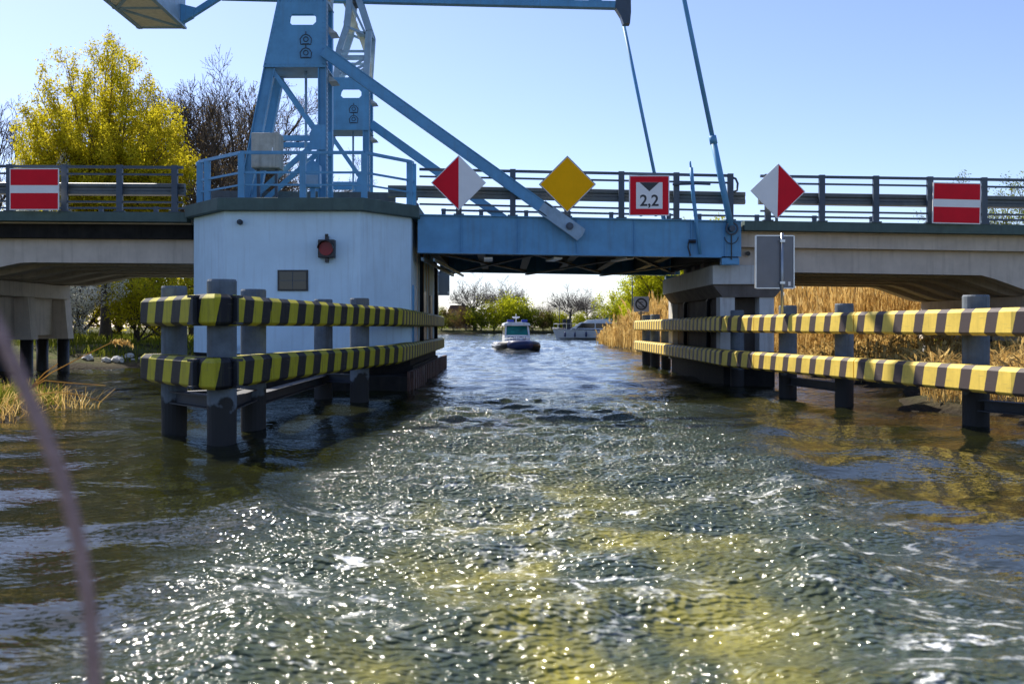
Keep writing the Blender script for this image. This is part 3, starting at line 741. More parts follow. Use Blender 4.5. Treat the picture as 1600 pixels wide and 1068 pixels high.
    for z in (10.75, 9.3):
        g = MB(); g.prism([(-5.245, z), (-5.0, z - .18), (-5.245, z - .2)], Y + .3, Y + .9, 'y'); part(g, "step_bracket", M['conc_pale'], root)
    # upper part that carries the balance beam
    for y in (Y, Y + D):
        for q in ([(-6.55, 11.5), (-6.45, 12.6), (-6.15, 13.5), (-6.02, 14.7)], [(-5.4, 11.5), (-5.28, 13.35), (-5.75, 14.8)]):
            g = MB()
            for a, c in zip(q[:-1], q[1:]): g.beam((a[0], y + .1, a[1]), (c[0], y + .1, c[1]), .16, .24, up=(1, 0, 0))
            part(g, "upper_leg", M['steel_pale'], root)
        g = MB()
        for p0, p1 in (((-6.45, 12.55), (-5.35, 12.55)), ((-6.48, 12.35), (-5.35, 12.35)), ((-6.5, 11.6), (-5.4, 12.3)), ((-6.3, 11.6), (-5.4, 12.05)), ((-6.1, 13.5), (-5.35, 13.2)), ((-5.4, 13.2), (-6.0, 14.5))):
            g.beam((p0[0], y + .1, p0[1]), (p1[0], y + .1, p1[1]), .07, .09)
        part(g, "upper_brace", M['steel_pale'], root)
    g = MB(); g.box(-5.75, -5.2, Y + .1, Y + 1.1, 13.28, 13.34); part(g, "service_platform", M['steel_pale'], root)
    g = MB(); g.tube([(-6.1, Y + .65, 14.7), (-5.7, Y + .65, 14.7)], .22, 14); g.box(-6.1, -5.65, Y + .2, Y + 1.1, 14.55, 14.68); part(g, "bearing", M['rail'], root)
    return root
tower(YF + .05, "near drawbridge tower of blue grey steel with a rounded window in its head plate", 'steel')
tower(YB - 1.0, "far drawbridge tower, paler, seen through the gap right of the near tower", 'steel')

# ------------------------------------------------------------------ balance beams, counterweight, racks, rods, struts
def zc(x): return 14.46 + (x - 4.75) * -.024        # bottom chord height
def balance(Y, label):
    root = empty("balance_beam", (-5.9, Y, zc(-5.9)), label, "drawbridge beam", "balance beams of the drawbridge")
    xt, xe = -11.2, 4.75
    for y in (Y - .0,):
        g = MB(); g.beam((xt, y, zc(xt)), (xe, y, zc(xe)), .34, .26); part(g, "bottom_chord", M['steel'], root)
        g = MB(); g.beam((xt, y, zc(xt) + 2.2), (-3, y, zc(-3) + 2.2), .3, .24); g.beam((-3, y, zc(-3) + 2.2), (xe, y, zc(xe) + .9), .3, .24); part(g, "top_chord", M['steel'], root)
        xs = [-11.0, -9.3, -7.6, -5.9, -4.2, -2.6, -1.0, .7, 2.3, 3.6, 4.7]
        top = lambda x: zc(x) + (2.1 if x < -3 else 2.1 - 1.25 * (x + 3) / 7.75)
        for i, x in enumerate(xs[:-1]):
            x2 = xs[i + 1]; g = MB()
            g.beam((x, y, zc(x) + .1), (x2, y, top(x2)), .12, .14) if i % 2 else g.beam((x, y, top(x)), (x2, y, zc(x2) + .1), .12, .14)
            part(g, "web_brace", M['steel'], root)
            g = MB(); g.beam((x2, y, zc(x2) + .1), (x2, y, top(x2)), .1, .1, up=(1, 0, 0)); part(g, "web_post", M['steel'], root)
        for x, wd in ((-2.6, .5), (.7, .55), (-1.0, .3), (2.3, .5)):
            g = MB(); z = zc(x); g.prism([(x - wd, z + .13), (x + wd, z + .13), (x + wd * .4, z + .42), (x - wd * .4, z + .42)], y - .18, y + .18, 'y'); part(g, "gusset_plate", M['steel'], root)
    g = MB(); z = zc(4.7)
    g.prism([(4.4, z - .1), (4.62, z - .45), (4.72, z - .75), (4.98, z - .75), (5.02, z - .3), (5.0, z + 1.0), (4.5, z + 1.0)], Y - .2, Y + .2, 'y'); part(g, "end_shackle", M['rail'], root)
    # drop arm to the counterweight
    g = MB(); g.beam((-11.2, Y, zc(-11.2)), (-12.6, Y, 13.95), .2, .22); part(g, "tail_arm", M['steel'], root)
    g = MB(); g.prism([(-12.75, 13.75), (-12.3, 14.0), (-12.15, 14.35), (-12.75, 14.5)], Y - .15, Y + .15, 'y'); part(g, "gusset_plate", M['steel'], root)
    return root
balance(YF + .6, "near balance beam of the drawbridge, above the near tower")
balance(YB - .5, "far balance beam truss of the drawbridge, spanning the top of the photo")
cw = empty("counterweight", (-13.7, 34.8, 13.7), "big steel boxed counterweight hanging at the top left, beige panels underneath", "counterweight")
g = MB(); g.box(-14.6, -12.76, 29.9, 39.9, 13.78, 15.9); part(g, "box", M['steel_pale'], cw)
g = MB(); g.box(-14.55, -12.8, 29.95, 39.85, 13.755, 13.778); part(g, "bottom_panel", M['beige'], cw)
g = MB()
for x in (-14.6, -12.82): g.beam((x + .02, 29.9, 13.74), (x + .02, 39.95, 13.74), .16, .08)
ys = [29.95, 32.4, 34.9, 37.4, 39.85]
for y in ys: g.beam((-14.7, y, 13.735), (-12.75, y, 13.735), .13, .06)
for i in range(4):
    a, c = (-14.55, -12.85) if i % 2 else (-12.85, -14.55); g.beam((a, ys[i], 13.73), (c, ys[i + 1], 13.73), .13, .05)
part(g, "bottom_frame", M['steel_pale'], cw)
g = MB(); p = at(248, 7, 36)
g.tube([(-12.74, 36.4 + .12 * math.cos(t), 14.25 + .2 * math.sin(t)) for t in np.linspace(0, 6.28, 14)], .025, 5); g.tube([(-12.74, 36.4, 14.05), (-12.74, 36.4, 14.5)], .025, 5); part(g, "cast_bracket", M['steel'], cw)

for Y, lab in ((YF + .6, "curved beige toothed rack bar in the near tower head"), (YB - .25, "curved beige toothed rack bar coming down through the far tower head")):
    k = F / 39.65; g = MB()
    pts = [(538, 0), (546, 18), (552, 34), (557, 46), (566, 62), (573, 82), (576, 104), (578, 125)]
    P3 = [Vector(((px - CX) / k, Y, CZ + (CY - py) / k)) for px, py in pts]
    for a, c in zip(P3[:-1], P3[1:]): g.beam(a, c, .18, .2, up=(1, 0, 0))
    r = empty("rack_bar", P3[-1], lab, "rack bar", "toothed rack bars")
    part(g, "rack", M['beige'], r)
    g = MB(); c = P3[2]; g.tube([c + Vector((-.1, -.22, -.1)), c + Vector((-.1, .22, -.1))], .26, 14); part(g, "pinion", M['beige'], r, smooth=False)

for Y, lab in ((YF - .03, "near lift rod slanting down to the right tip of the lifting span"), (YB + .1, "far lift rod slanting down behind the square headroom sign")):
    r = empty("lift_rod", (6.75, Y, 4.6), lab, "lift rod", "lift rods of the drawbridge")
    a, c = Vector((4.83, Y, zc(4.7) - .6)), Vector((6.72, Y, 4.72))
    mid = a.lerp(c, .72)
    g = MB(); g.tube([a, mid], .07, 10); g.tube([mid, c], .095, 10); part(g, "rod", M['steel'], r, smooth=True)
    g = MB(); g.tube([mid - (c - a).normalized() * .12, mid + (c - a).normalized() * .12], .115, 10); part(g, "turnbuckle", M['steel'], r, smooth=True)
    g = MB()
    g.tube([(6.74 + .17 * math.cos(t), Y - .03, 4.66 + .17 * math.sin(t)) for t in np.linspace(0, 6.2832, 20)], .03, 6)
    g.tube([(6.74, Y - .12, 4.66), (6.74, Y + .12, 4.66)], .09, 12); part(g, "pin_eye", M['rail'], r)
    g = MB(); g.tube([(6.74 + .2 * math.cos(t), Y + .03, 4.42 - .2 * abs(math.sin(t))) for t in np.linspace(0, 3.1416, 10)], .015, 5); g.tube([(6.74, Y + .03, 4.48), (6.74, Y + .03, 3.75)], .022, 5); part(g, "cable", M['black'], r)

for Y, lab in ((YF - .12, "near blue grey strut running from the near tower down across the railing to the girder"), (YB + .02, "far blue grey strut running from the far tower down behind the red and white diamond")):
    r = empty("push_strut", (2.2, Y, 4.5), lab, "strut", "struts of the drawbridge")
    a, c = Vector((-5.3, Y, 9.88)), Vector((1.35, Y, 5.13))
    d = (c - a).normalized()
    g = MB(); g.ibeam(a, c, .2, .34, .03); g.beam(a + Vector((0, -.06, 0)), c + Vector((0, -.06, 0)), .05, .27)
    for i in range(16):
        p = a.lerp(c, (i + .5) / 16); g.tube([(p.x, Y - .095, p.z), (p.x, Y - .075, p.z)], .03, 6)
    part(g, "beam", M['steel'], r)
    g = MB(); u = Vector((0, 0, 1)); nn = d.cross(Vector((0, 1, 0))).normalized()
    e = c + d * 1.15
    for yy in (-.1, .085):
        q = [c + nn * .2 - d * .3, c - nn * .2 - d * .3, e - nn * .2, e + d * .04, e + nn * .2]
        vs = [(p.x, Y + yy, p.z) for p in q] + [(p.x, Y + yy + .022, p.z) for p in q]; n_ = 5
        g.mesh(vs, [tuple(range(n_)), tuple(range(n_, 2 * n_))] + [(i, (i + 1) % n_, n_ + (i + 1) % n_, n_ + i) for i in range(n_)])
    part(g, "end_plate", M['steel_pale'], r)
    pc = c + d * .72
    g = MB(); g.tube([(pc.x, Y - .15, pc.z), (pc.x, Y + .15, pc.z)], .11, 16); g.tube([(pc.x, Y - .18, pc.z), (pc.x, Y - .15, pc.z)], .06, 12); part(g, "pin", M['rail'], r)

# cabinets on the roof platform
cb = empty("control_cabinet", (at(418, 265, 29.0).x, 29.0, 5.3), "chalky white control cabinet mounted at the foot of the near tower", "cabinet")
g = MB(); g.box(-.40, .40, -.28, .3, 1.05, 2.06); g.build("box", M['cabinet'], cb, bevel=.012)
g = MB(); g.box(-.37, .30, -.30, -.282, 1.09, 2.02); dd = g.build("door", M['cabinet'], cb)
g = MB(); g.box(.20, .24, -.33, -.302, 1.5, 1.62); g.build("handle", M['alu'], dd)
g = MB(); g.box(-.3, -.22, -.05, .05, .003, 1.048); g.box(.22, .3, -.05, .05, .003, 1.048); g.build("leg", M['rail'], cb)
c2 = empty("switch_box", (at(489, 290, 28.6).x, 28.6, 5.3), "blue switch box with a gabled top behind the platform handrail", "cabinet")
g = MB(); g.prism([(-.22, .45), (.22, .45), (.22, 1.08), (0, 1.26), (-.22, 1.08)], -.15, .15, 'y'); g.build("box", M['steel'], c2, bevel=.01)
g = MB(); g.box(-.06, .06, -.05, .05, .003, .448); g.build("post", M['steel'], c2)
g = MB(); g.box(-.18, .18, -.165, -.152, .5, .8); g.build("door", M['steel_pale'], c2)

# folded signal mast on the girder
ms = empty("signal_mast", (5.75, YF - .06, 3.9), "thin bent signal mast fixed to the girder right of the square headroom sign", "mast")
def pm(px, py): return at(px, py, YF - .06)
g = MB(); g.tube([pm(1094, 397), pm(1088, 345), pm(1083, 305), pm(1082, 290)], [.05, .055, .06, .06], 8); part(g, "lower_pole", M['steel'], ms, smooth=True)
g = MB(); g.tube([pm(1084, 312), pm(1080, 262)], .055, 8); g.tube([pm(1080, 265), pm(1078, 252)], .03, 8); part(g, "upper_pole", M['steel'], ms, smooth=True)
g = MB(); g.tube([pm(1051, 288), pm(1086, 287)], .035, 6); g.tube([pm(1086, 287), pm(1110, 288)], .03, 6); part(g, "cross_arm", M['rail'], ms)
g = MB(); g.tube([pm(1086, 376), pm(1076, 379), pm(1075, 386), pm(1079, 400)], .025, 6); g.tube([pm(1087, 377), pm(1076, 377)], .055, 8); part(g, "cable_bracket", M['black'], ms)

# ------------------------------------------------------------------ signs
YS = 29.18
def sign_root(px, py, label, group=None):
    p = at(px, py, YS); return empty("waterway_sign", p, label, "sign", group)
K = YS / F
def plate(poly, y0, y1, g, m=0): g.prism(poly, y0, y1, 'y', m)
def brackets(root, h):
    for q in ((-.25, -.19, .031, .24, -h, -h + .08), (.19, .25, .031, .24, -h, -h + .08), (-.03, .03, .031, .24, h - .3, h - .22)):
        g = MB(); g.box(*q); g.build("bracket", M['galv'], root)
def bar_sign(px, py, wpx, hpx, label, tilt=0):
    r = sign_root(px, py, label, "red and white no entry signs on the bridge"); w_, h_ = wpx * K / 2, hpx * K / 2
    r.rotation_euler.y = tilt
    g = MB(); plate([(-w_, -h_), (w_, -h_), (w_, h_), (-w_, h_)], 0, .03, g, 0)
    e = .028; b_ = h_ * .19
    for z0, z1 in ((-h_ + e, -b_), (b_, h_ - e)): plate([(-w_ + e, z0), (w_ - e, z0), (w_ - e, z1), (-w_ + e, z1)], -.004, -.001, g, 1)
    g.build("panel", [M['white'], M['red']], r); brackets(r, h_)
bar_sign(53.5, 295.5, 77, 65, "red sign with a white bar on the left approach span railing")
bar_sign(1495, 317.5, 75, 64, "red sign with a white bar on the right approach span railing", R(1.3))
def diamond(px, py, half, label, left, right, rim, group=None, tilt=0):
    r = sign_root(px, py, label, group); r.rotation_euler.y = tilt
    h = half * K
    g = MB(); q = lambda s: [(0, -s), (s, 0), (0, s), (-s, 0)]
    plate(q(h), 0, .03, g, 0); i_ = h - .035
    if left == right: plate(q(i_), -.004, -.001, g, 1); mats = [rim, left]
    else:
        plate([(0, -i_), (0, i_), (-i_, 0)], -.004, -.001, g, 1); plate([(.003, -i_), (i_, 0), (.003, i_)], -.004, -.001, g, 2); mats = [rim, left, right]
    g.build("panel", mats, r)
    if left == right:
        g = MB()
        for a, c in zip(q(h + .004), q(h + .004)[1:] + q(h + .004)[:1]): g.beam((a[0], .01, a[1]), (c[0], .01, c[1]), .045, .012)
        g.build("edge_frame", M['rail'], r)
    g = MB(); g.box(-.03, .03, .031, .24, -h * .55, -h * .45); g.box(-.03, .03, .031, .24, h * .3, h * .4); g.box(-.04, .04, .06, .10, -h * 1.08, h * .4); g.build("bracket", M['galv'], r)
diamond(716.5, 285.5, 43, "diamond sign, red left half and white right half, left of the strut", M['red'], M['white'], M['white'], "half red half white diamonds")
diamond(886.5, 288, 44, "plain yellow diamond sign above the middle of the lifting span", M['yellow'], M['yellow'], M['white'])
diamond(1215.5, 298.5, 43, "diamond sign, white left half and red right half, beside the grey sign back", M['white'], M['red'], M['white'], "half red half white diamonds", R(1.2))
r = sign_root(1014.5, 305.5, "square red framed headroom sign reading 2,2 under a black triangle"); h = 31.5 * K
g = MB(); sq = lambda s, t=None: [(-s, -s), (s, -s), (s, s), (-s, s)]
plate(sq(h), 0, .03, g, 0); plate(sq(h - .03), -.004, -.001, g, 1); iw = h * .655; plate(sq(iw), -.008, -.005, g, 0)
plate([(0, iw * .32), (iw * .74, iw - .004), (-iw * .74, iw - .004)], -.012, -.009, g, 2)
vs, fs = text_mesh("2,2", .46)
g.mesh([(v.x, -.0125, v.y - iw * .42) for v in vs], fs, 2)
g.build("panel", [M['white'], M['red'], M['black']], r); brackets(r, h)

# sign seen from behind on the right fender, and the one at the far end of the left fender
def back_sign(px0, px1, py0, py1, Y, pole_px, zfoot, label, yaw=0):
    a, c = at(px0, py1, Y), at(px1, py0, Y); pp = at(pole_px, py0, Y)
    r = empty("sign_board", (pp.x, Y, zfoot), label, "sign", rz=yaw)
    x0, x1, z0, z1 = a.x - pp.x, c.x - pp.x, a.z - zfoot, c.z - zfoot
    g = MB(); g.box(x0, x1, .05, .075, z0, z1); g.build("panel", M['signback'], r)
    g = MB()
    for q in ((x0 - .012, x0 + .014, z0, z1), (x1 - .014, x1 + .012, z0, z1)): g.box(q[0], q[1], .03, .10, q[2], q[3])
    for z in (z0, z1): g.box(x0 + .0141, x1 - .0141, .03, .10, z - .012, z + .012)
    g.build("frame", M['alu'], r)
    g = MB(); g.tube([(0, 0, .0), (0, 0, z1 + .06)], .035, 10); g.build("pole", M['brass'], r, smooth=True)
    g = MB(); g.box(-.06, .06, -.045, .049, z1 - .16, z1 - .1); g.box(-.06, .06, -.045, .049, z0 + .1, z0 + .16); g.build("clamp", M['alu'], r)
    g = MB(); xs_ = x1 - .15 * (x1 - x0) + .0; g.box(xs_, xs_ + .06, .046, .049, z0 + .06, z0 + .16); g.build("sticker", M['white'], r)
back_sign(1181, 1242, 368, 450, 24.0, 1222, 2.06, "grey back of a sign board on a pole standing on the right striped fender", R(4))
back_sign(685, 702, 424, 461, 42.6, 684, 2.1, "small grey back of a sign board at the far end of the left striped fender", R(0))
r = empty("no_anchoring_sign", (at(1002, 475, 47.0).x, 47.0, 2.06), "pale square sign with a crossed out black anchor in a ring on a short post", "sign")
zc_ = at(1002, 475, 47.0).z - 2.06; hs = .36
g = MB(); g.box(-hs, hs, 0, .03, zc_ - hs, zc_ + hs, 0)
def ring(g, r0, r1, y0, y1, m, cz):
    n_ = 28
    for i in range(n_):
        a0, a1 = 2 * math.pi * i / n_, 2 * math.pi * (i + 1) / n_
        q = [(math.cos(a0) * r0, cz + math.sin(a0) * r0), (math.cos(a0) * r1, cz + math.sin(a0) * r1), (math.cos(a1) * r1, cz + math.sin(a1) * r1), (math.cos(a1) * r0, cz + math.sin(a1) * r0)]
        g.prism(q, y0, y1, 'y', m)
ring(g, .21, .29, -.006, -.001, 1, zc_)
g.beam((-.19, -.009, zc_ + .17), (.19, -.009, zc_ - .17), .006, .055, 1)
g.beam((0, -.005, zc_ - .17), (0, -.005, zc_ + .15), .004, .035, 1); g.beam((-.09, -.005, zc_ + .09), (.09, -.005, zc_ + .09), .004, .03, 1)
for i in range(8):
    a0, a1 = math.pi * (1.08 + .84 * i / 8), math.pi * (1.08 + .84 * (i + 1) / 8)
    g.beam((.13 * math.cos(a0), -.005, zc_ - .03 + .13 * math.sin(a0)), (.13 * math.cos(a1), -.005, zc_ - .03 + .13 * math.sin(a1)), .004, .035, 1)
g.build("panel", [mat("pale_sign_grey", (.34, .34, .36), .5, 0, .08, 3, .1), M['black']], r)
g = MB(); g.tube([(0, .07, 0), (0, .07, zc_ + hs)], .035, 8); g.build("post", M['tar'], r)
g = MB(); g.box(-.15, .15, .0, .03, zc_ - hs - .10, zc_ - hs - .03); g.build("small_plate", M['signback'], r)

# ------------------------------------------------------------------ striped fenders
PROF = [(.08, -.225), (.015, -.19), (0, -.17), (0, .16), (.015, .178), (.065, .225), (.38, .225), (.38, -.225)]  # (depth behind face, height)
def rail_mesh(path, zc_, mt, parent, nm, u0=0., sag=0.):
    n = len(path); pts = [Vector(p) for p in path]; g = MB(); uv = []
    L = [0]
    for i in range(1, n): L.append(L[-1] + (pts[i] - pts[i - 1]).length)
    for i in range(n):
        d1 = (pts[i] - pts[i - 1]).normalized() if i else None; d2 = (pts[i + 1] - pts[i]).normalized() if i < n - 1 else None
        d1 = d1 or d2; d2 = d2 or d1
        n1, n2 = Vector((-d1.y, d1.x)), Vector((-d2.y, d2.x)); mm = n1 + n2; mm = mm / max(.4, mm.dot(n1))
        for dep, hh in PROF:
            g.v.append((pts[i].x + mm.x * dep, pts[i].y + mm.y * dep, zc_ + hh)); uv.append((u0 + L[i], hh))
    k = len(PROF)
    for i in range(n - 1):
        for j in range(k):
            j2 = (j + 1) % k; g.f.append((i * k + j2, i * k + j, (i + 1) * k + j, (i + 1) * k + j2)); g.m.append(0)
    g.f.append(tuple(range(k))); g.f.append(tuple(reversed(range((n - 1) * k, n * k)))); g.m += [0, 0]
    g.uv = uv
    o = g.build(nm, mt, parent); rebase(o, parent.location); return o, u0 + L[-1]
def waler(path, zc_, parent):
    g = MB(); pts = [Vector(p) for p in path]
    for a, c in zip(pts[:-1], pts[1:]):
        d = (c - a).normalized(); nn = Vector((-d.y, d.x))
        for dz in (-.19, .19):
            g.beam((a.x + nn.x * .45, a.y + nn.y * .45, zc_ + dz), (c.x + nn.x * .45, c.y + nn.y * .45, zc_ + dz), .12, .035)
        g.beam((a.x + nn.x * .42, a.y + nn.y * .42, zc_), (c.x + nn.x * .42, c.y + nn.y * .42, zc_), .03, .34)
    return part(g, "steel_waler", M['under'], parent)
def fender(label, sections, posts, struts, mt, zs=(1.995, 1.09)):
    root = empty("fender", (sections[0][0][0], sections[0][0][1], 0), label, "fender", "striped fenders along the channel")
    for zc_, nm in zip(zs, ("upper_rail", "lower_rail")):
        u = 0.
        for k, sec in enumerate(sections):
            _, u = rail_mesh(sec, zc_, M[mt], root, nm, u)
            waler(sec, zc_, root)
    for (x, y, rr, zt) in posts:
        g = MB(); g.tube([(x, y, -1.8), (x, y, .45)], rr * .99, 20); g.tube([(x, y, .45), (x, y, zt - .03), (x, y, zt)], [rr, rr, rr * .93], 20)
        part(g, "post", M['post'], root, smooth=False)
    for a, c in struts:
        g = MB(); g.ibeam(a, c, .22, .2, .02); part(g, "strut", M['under'], root)
    return root
left_secs = [[(-5.95, 16.3), (-4.48, 14.28), (-4.26, 14.02), (-4.03, 13.86), (-3.88, 14.15), (-3.72, 15.9)],
             [(-3.717, 15.93), (-2.72, 22.6)], [(-2.716, 22.63), (-2.46, 24.3), (-2.46, 33)], [(-2.46, 33.03), (-2.5, 42)]]
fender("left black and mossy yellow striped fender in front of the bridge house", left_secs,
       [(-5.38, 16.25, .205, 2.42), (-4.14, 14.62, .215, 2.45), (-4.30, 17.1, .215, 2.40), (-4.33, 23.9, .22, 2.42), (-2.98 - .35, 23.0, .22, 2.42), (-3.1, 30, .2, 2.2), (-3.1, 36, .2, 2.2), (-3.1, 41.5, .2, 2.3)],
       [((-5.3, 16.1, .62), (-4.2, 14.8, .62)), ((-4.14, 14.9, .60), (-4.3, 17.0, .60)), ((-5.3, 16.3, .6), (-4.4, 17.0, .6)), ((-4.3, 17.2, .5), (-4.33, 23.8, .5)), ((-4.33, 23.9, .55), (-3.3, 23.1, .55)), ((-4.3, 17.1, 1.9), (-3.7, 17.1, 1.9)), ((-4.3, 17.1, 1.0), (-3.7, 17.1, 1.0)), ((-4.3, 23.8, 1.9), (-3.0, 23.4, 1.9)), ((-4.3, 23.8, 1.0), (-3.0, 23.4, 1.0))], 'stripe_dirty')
right_secs = [[(6.2, 47.5), (6.1, 38.2)], [(6.1, 38.17), (6.0, 27.5)], [(6.005, 27.45), (6.35, 25.3)], [(6.356, 25.26), (7.16, 20.4)], [(7.166, 20.36), (7.95, 15.6), (8.12, 15.2), (8.9, 14.0), (10.3, 12.1)]]
rps = [(7.195, 25.2, .225, 2.30), (7.63, 22.3, .205, 2.28), (8.35, 17.6, .225, 2.32), (6.9, 29.4, .2, 2.25), (6.76, 47.1, .21, 2.32), (6.76, 44.4, .21, 2.32), (6.72, 41.2, .2, 2.0), (9.7, 14.3, .2, 2.3)]
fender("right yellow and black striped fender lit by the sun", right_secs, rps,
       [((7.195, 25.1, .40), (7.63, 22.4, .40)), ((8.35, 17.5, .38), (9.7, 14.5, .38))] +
       [((x, y, z), (xx, y, z)) for (x, y, xx) in ((7.195, 25.2, 6.8), (7.63, 22.3, 7.3), (8.35, 17.6, 8.1)) for z in (1.79, .85)], 'stripe_sunlit', (1.835, .89))

# ------------------------------------------------------------------ boats
def lathe_tube(pts, rr, n=14):
    g = MB(); g.tube(pts, rr, n); return g
pb = empty("police_boat", (.95, 73.2, 0), "dark inflatable police boat with a white cabin and blue lamps coming towards the bridge", "boat", rz=R(4))
# local: bow towards -y
def collar(z, r0):
    P_ = []
    for t in np.linspace(-1, 1, 25):
        a = abs(t)
        if a > .45: x = 1.33 * np.sign(t); y = -1.0 + (a - .45) / .55 * 5.2
        else:
            th = (a / .45) * math.pi / 2; x = 1.33 * math.sin(th) * np.sign(t); y = -1.0 - 2.1 * math.cos(th)
        P_.append((x, y, z + .16 * max(0, (-y - .6) / 2.5) ** 1.3))
    return P_
cp = collar(.34, .3)
g = MB(); g.tube(cp, [.22] + [.33] * 23 + [.22], 16); col = g.build("inflatable_collar", M['rubber'], pb, smooth=True)
g = MB(); bow = [p for p in cp if p[1] < -2.6]; g.tube(bow, .338, 16); g.build("bow_cover", M['navy'], col, smooth=True)
for s in (-1, 1):
    g = MB(); q = [p for p in cp if p[0] * s > .7]; q.sort(key=lambda p: p[1]); g.tube([(p[0] + s * .30, p[1], p[2] + .07) for p in q], .04, 8); g.build("rubbing_strake", M['gel'], col, smooth=True)
    g = MB()
    for (a, b_) in ((-2.0, -1.5), (-1.3, -.6), (-.3, .5), (1.0, 1.9)):
        def cx_(y):
            best = min(q, key=lambda p: abs(p[1] - y)); return best
        p0, p1 = cx_(a), cx_(b_)
        g.tube([(p0[0] + s * .17, p0[1], p0[2] + .17), (p1[0] + s * .17, p1[1], p1[2] + .17)], .12, 10)
    g.build("white_patch", M['gel'], col, smooth=True)
g = MB()
secs = []
for y, hw, kz, cz in ((-2.75, .05, .35, .45), (-2.2, .55, .05, .4), (-1.2, .95, -.2, .3), (0.5, 1.1, -.3, .2), (4.2, 1.1, -.3, .2)):
    secs.append([(-hw, y, cz), (0, y, kz), (hw, y, cz), (hw * .98, y, .5), (-hw * .98, y, .5)])
vs = [p for s_ in secs for p in s_]; fs = [(0, 1, 2, 3, 4), tuple(reversed(range(20, 25)))]
for i in range(4):
    for j in range(5): fs.append((i * 5 + j, i * 5 + (j + 1) % 5, i * 5 + 5 + (j + 1) % 5, i * 5 + 5 + j))
g.mesh(vs, fs); g.build("hull", M['navy'], pb)
g = MB(); g.box(-1.05, 1.05, -1.6, 4.1, .5, .62); g.build("deck", M['hull_grey'], pb)
cab = MB()
# cabin shell: lower box with slanted windscreen frame, roof
cab.mesh([(-.95, -.75, .62), (.95, -.75, .62), (.95, 1.9, .62), (-.95, 1.9, .62), (-.92, -.6, 1.17), (.92, -.6, 1.17), (.92, 1.9, 1.17), (-.92, 1.9, 1.17)],
         [(0, 3, 2, 1), (4, 5, 6, 7), (0, 1, 5, 4), (1, 2, 6, 5), (2, 3, 7, 6), (3, 0, 4, 7)])
for x in (-.86, .86):
    cab.beam((x, -.58, 1.16), (x * .93, -.2, 1.86), .12, .10); cab.beam((x, .75, 1.16), (x * .93, .75, 1.86), .08, .12); cab.beam((x, 1.84, 1.16), (x * .93, 1.8, 1.86), .1, .1)
cab.build("cabin", M['gel'], pb)
g = MB(); g.prism([(-.98, 1.86), (.98, 1.86), (.92, 2.04), (.6, 2.12), (-.6, 2.12), (-.92, 2.04)], -.5, 2.0, 'y'); rf = g.build("cabin_roof", M['gel'], pb, bevel=.03)
g = MB(); g.mesh([(-.80, -.56, 1.18), (.80, -.56, 1.18), (.75, -.2, 1.85), (-.75, -.2, 1.85)], [(0, 1, 2, 3)]); g.mesh([(-.80, -.54, 1.18), (.80, -.54, 1.18), (.75, -.18, 1.85), (-.75, -.18, 1.85)], [(3, 2, 1, 0)])
g.build("windscreen", M['teal'], pb)
for s in (-1, 1):
    g = MB(); g.box(min(s * .86, s * .88), max(s * .86, s * .88), -.3, 1.8, 1.18, 1.84); g.build("side_window", M['glass'], pb)
for s, x0, x1 in ((-1, -.72, -.22), (1, .32, .76)):
    g = MB(); g.box(x0, x1, -.46, -.2, 2.122, 2.30); g.build("blue_lamp", M['blue_lamp'], rf, bevel=.03)
g = MB(); g.tube([(0, .5, 2.12), (0, .5, 2.75)], .03, 6); g.tube([(-.28, .5, 2.5), (.28, .5, 2.5)], .04, 6); g.tube([(0, .5, 2.4), (0, .5, 2.52)], .2, 10); g.build("mast", M['gel'], rf)
g = MB()
for x in (-.45, .5): g.tube([(x, -.53, 1.99), (x, -.50, 1.99)], .09, 10)
g.build("spotlight", M['alu'], rf)
g = MB(); vs, fs = text_mesh("POLICJA", .42); sx_ = 1.45 / (max(v.x for v in vs) - min(v.x for v in vs))
g.mesh([(v.x * sx_, -.79 + (v.y + .28) * .27 + .028, .90 + v.y * 1.0) for v in vs], fs); g.build("lettering", M['navy'], pb)
g = MB(); g.tube([(-.95, -.9, .9), (-.6, -1.7, .95), (0, -1.95, .97), (.6, -1.7, .95), (.95, -.9, .9)], .035, 8)
for p in ((-.6, -1.7), (.6, -1.7), (0, -1.95)): g.tube([(p[0], p[1], .6), (p[0], p[1], .95)], .025, 6)
g.build("bow_rail", M['gel'], pb, smooth=True)
g = MB()
for x in (-.45, .45): g.box(x - .2, x + .2, 4.1, 4.7, .2, 1.25)
g.build("outboard_engine", M['black'], pb, bevel=.05)

# moored motor yacht, bow to the left
yt = empty("motor_yacht", (13.0, 143, 0), "pale motor yacht with dark blue windows moored against the right bank", "boat", rz=R(-6))
L0, L1 = -6.1, 6.0
g = MB(); secs = []
for t in np.linspace(0, 1, 9):
    x = L0 + (L1 - L0) * t; hw = 1.75 * min(1, (t * 2.6) ** .6 if t > 0 else .02) ; top = 1.62 - .35 * t + (.12 if t < .1 else 0); keel = -.4
    fl = .75 + .25 * t; xx = x + (0.9 * (1 - t) ** 4)
    secs.append([(x, -hw, top), (xx, -hw * fl, .25), (xx, 0, keel), (xx, hw * fl, .25), (x, hw, top)])
vs = [p for s_ in secs for p in s_]; fs = [(0, 1, 2, 3, 4), tuple(reversed(range(40, 45)))]
for i in range(8):
    for j in range(5): fs.append((i * 5 + j, i * 5 + 5 + j, i * 5 + 5 + (j + 1) % 5, i * 5 + (j + 1) % 5))
g.mesh(vs, fs); hu = g.build("hull", M['hull_grey'], yt)
g = MB(); g.tube([(L0 + .1, -.1, 1.56)] + [(L0 + 12.1 * t, -1.78 * min(1, (t * 2.6) ** .6), 1.58 - .35 * t) for t in np.linspace(.08, 1, 8)], .06, 6); g.build("rubbing_strake", M['navy'], hu)
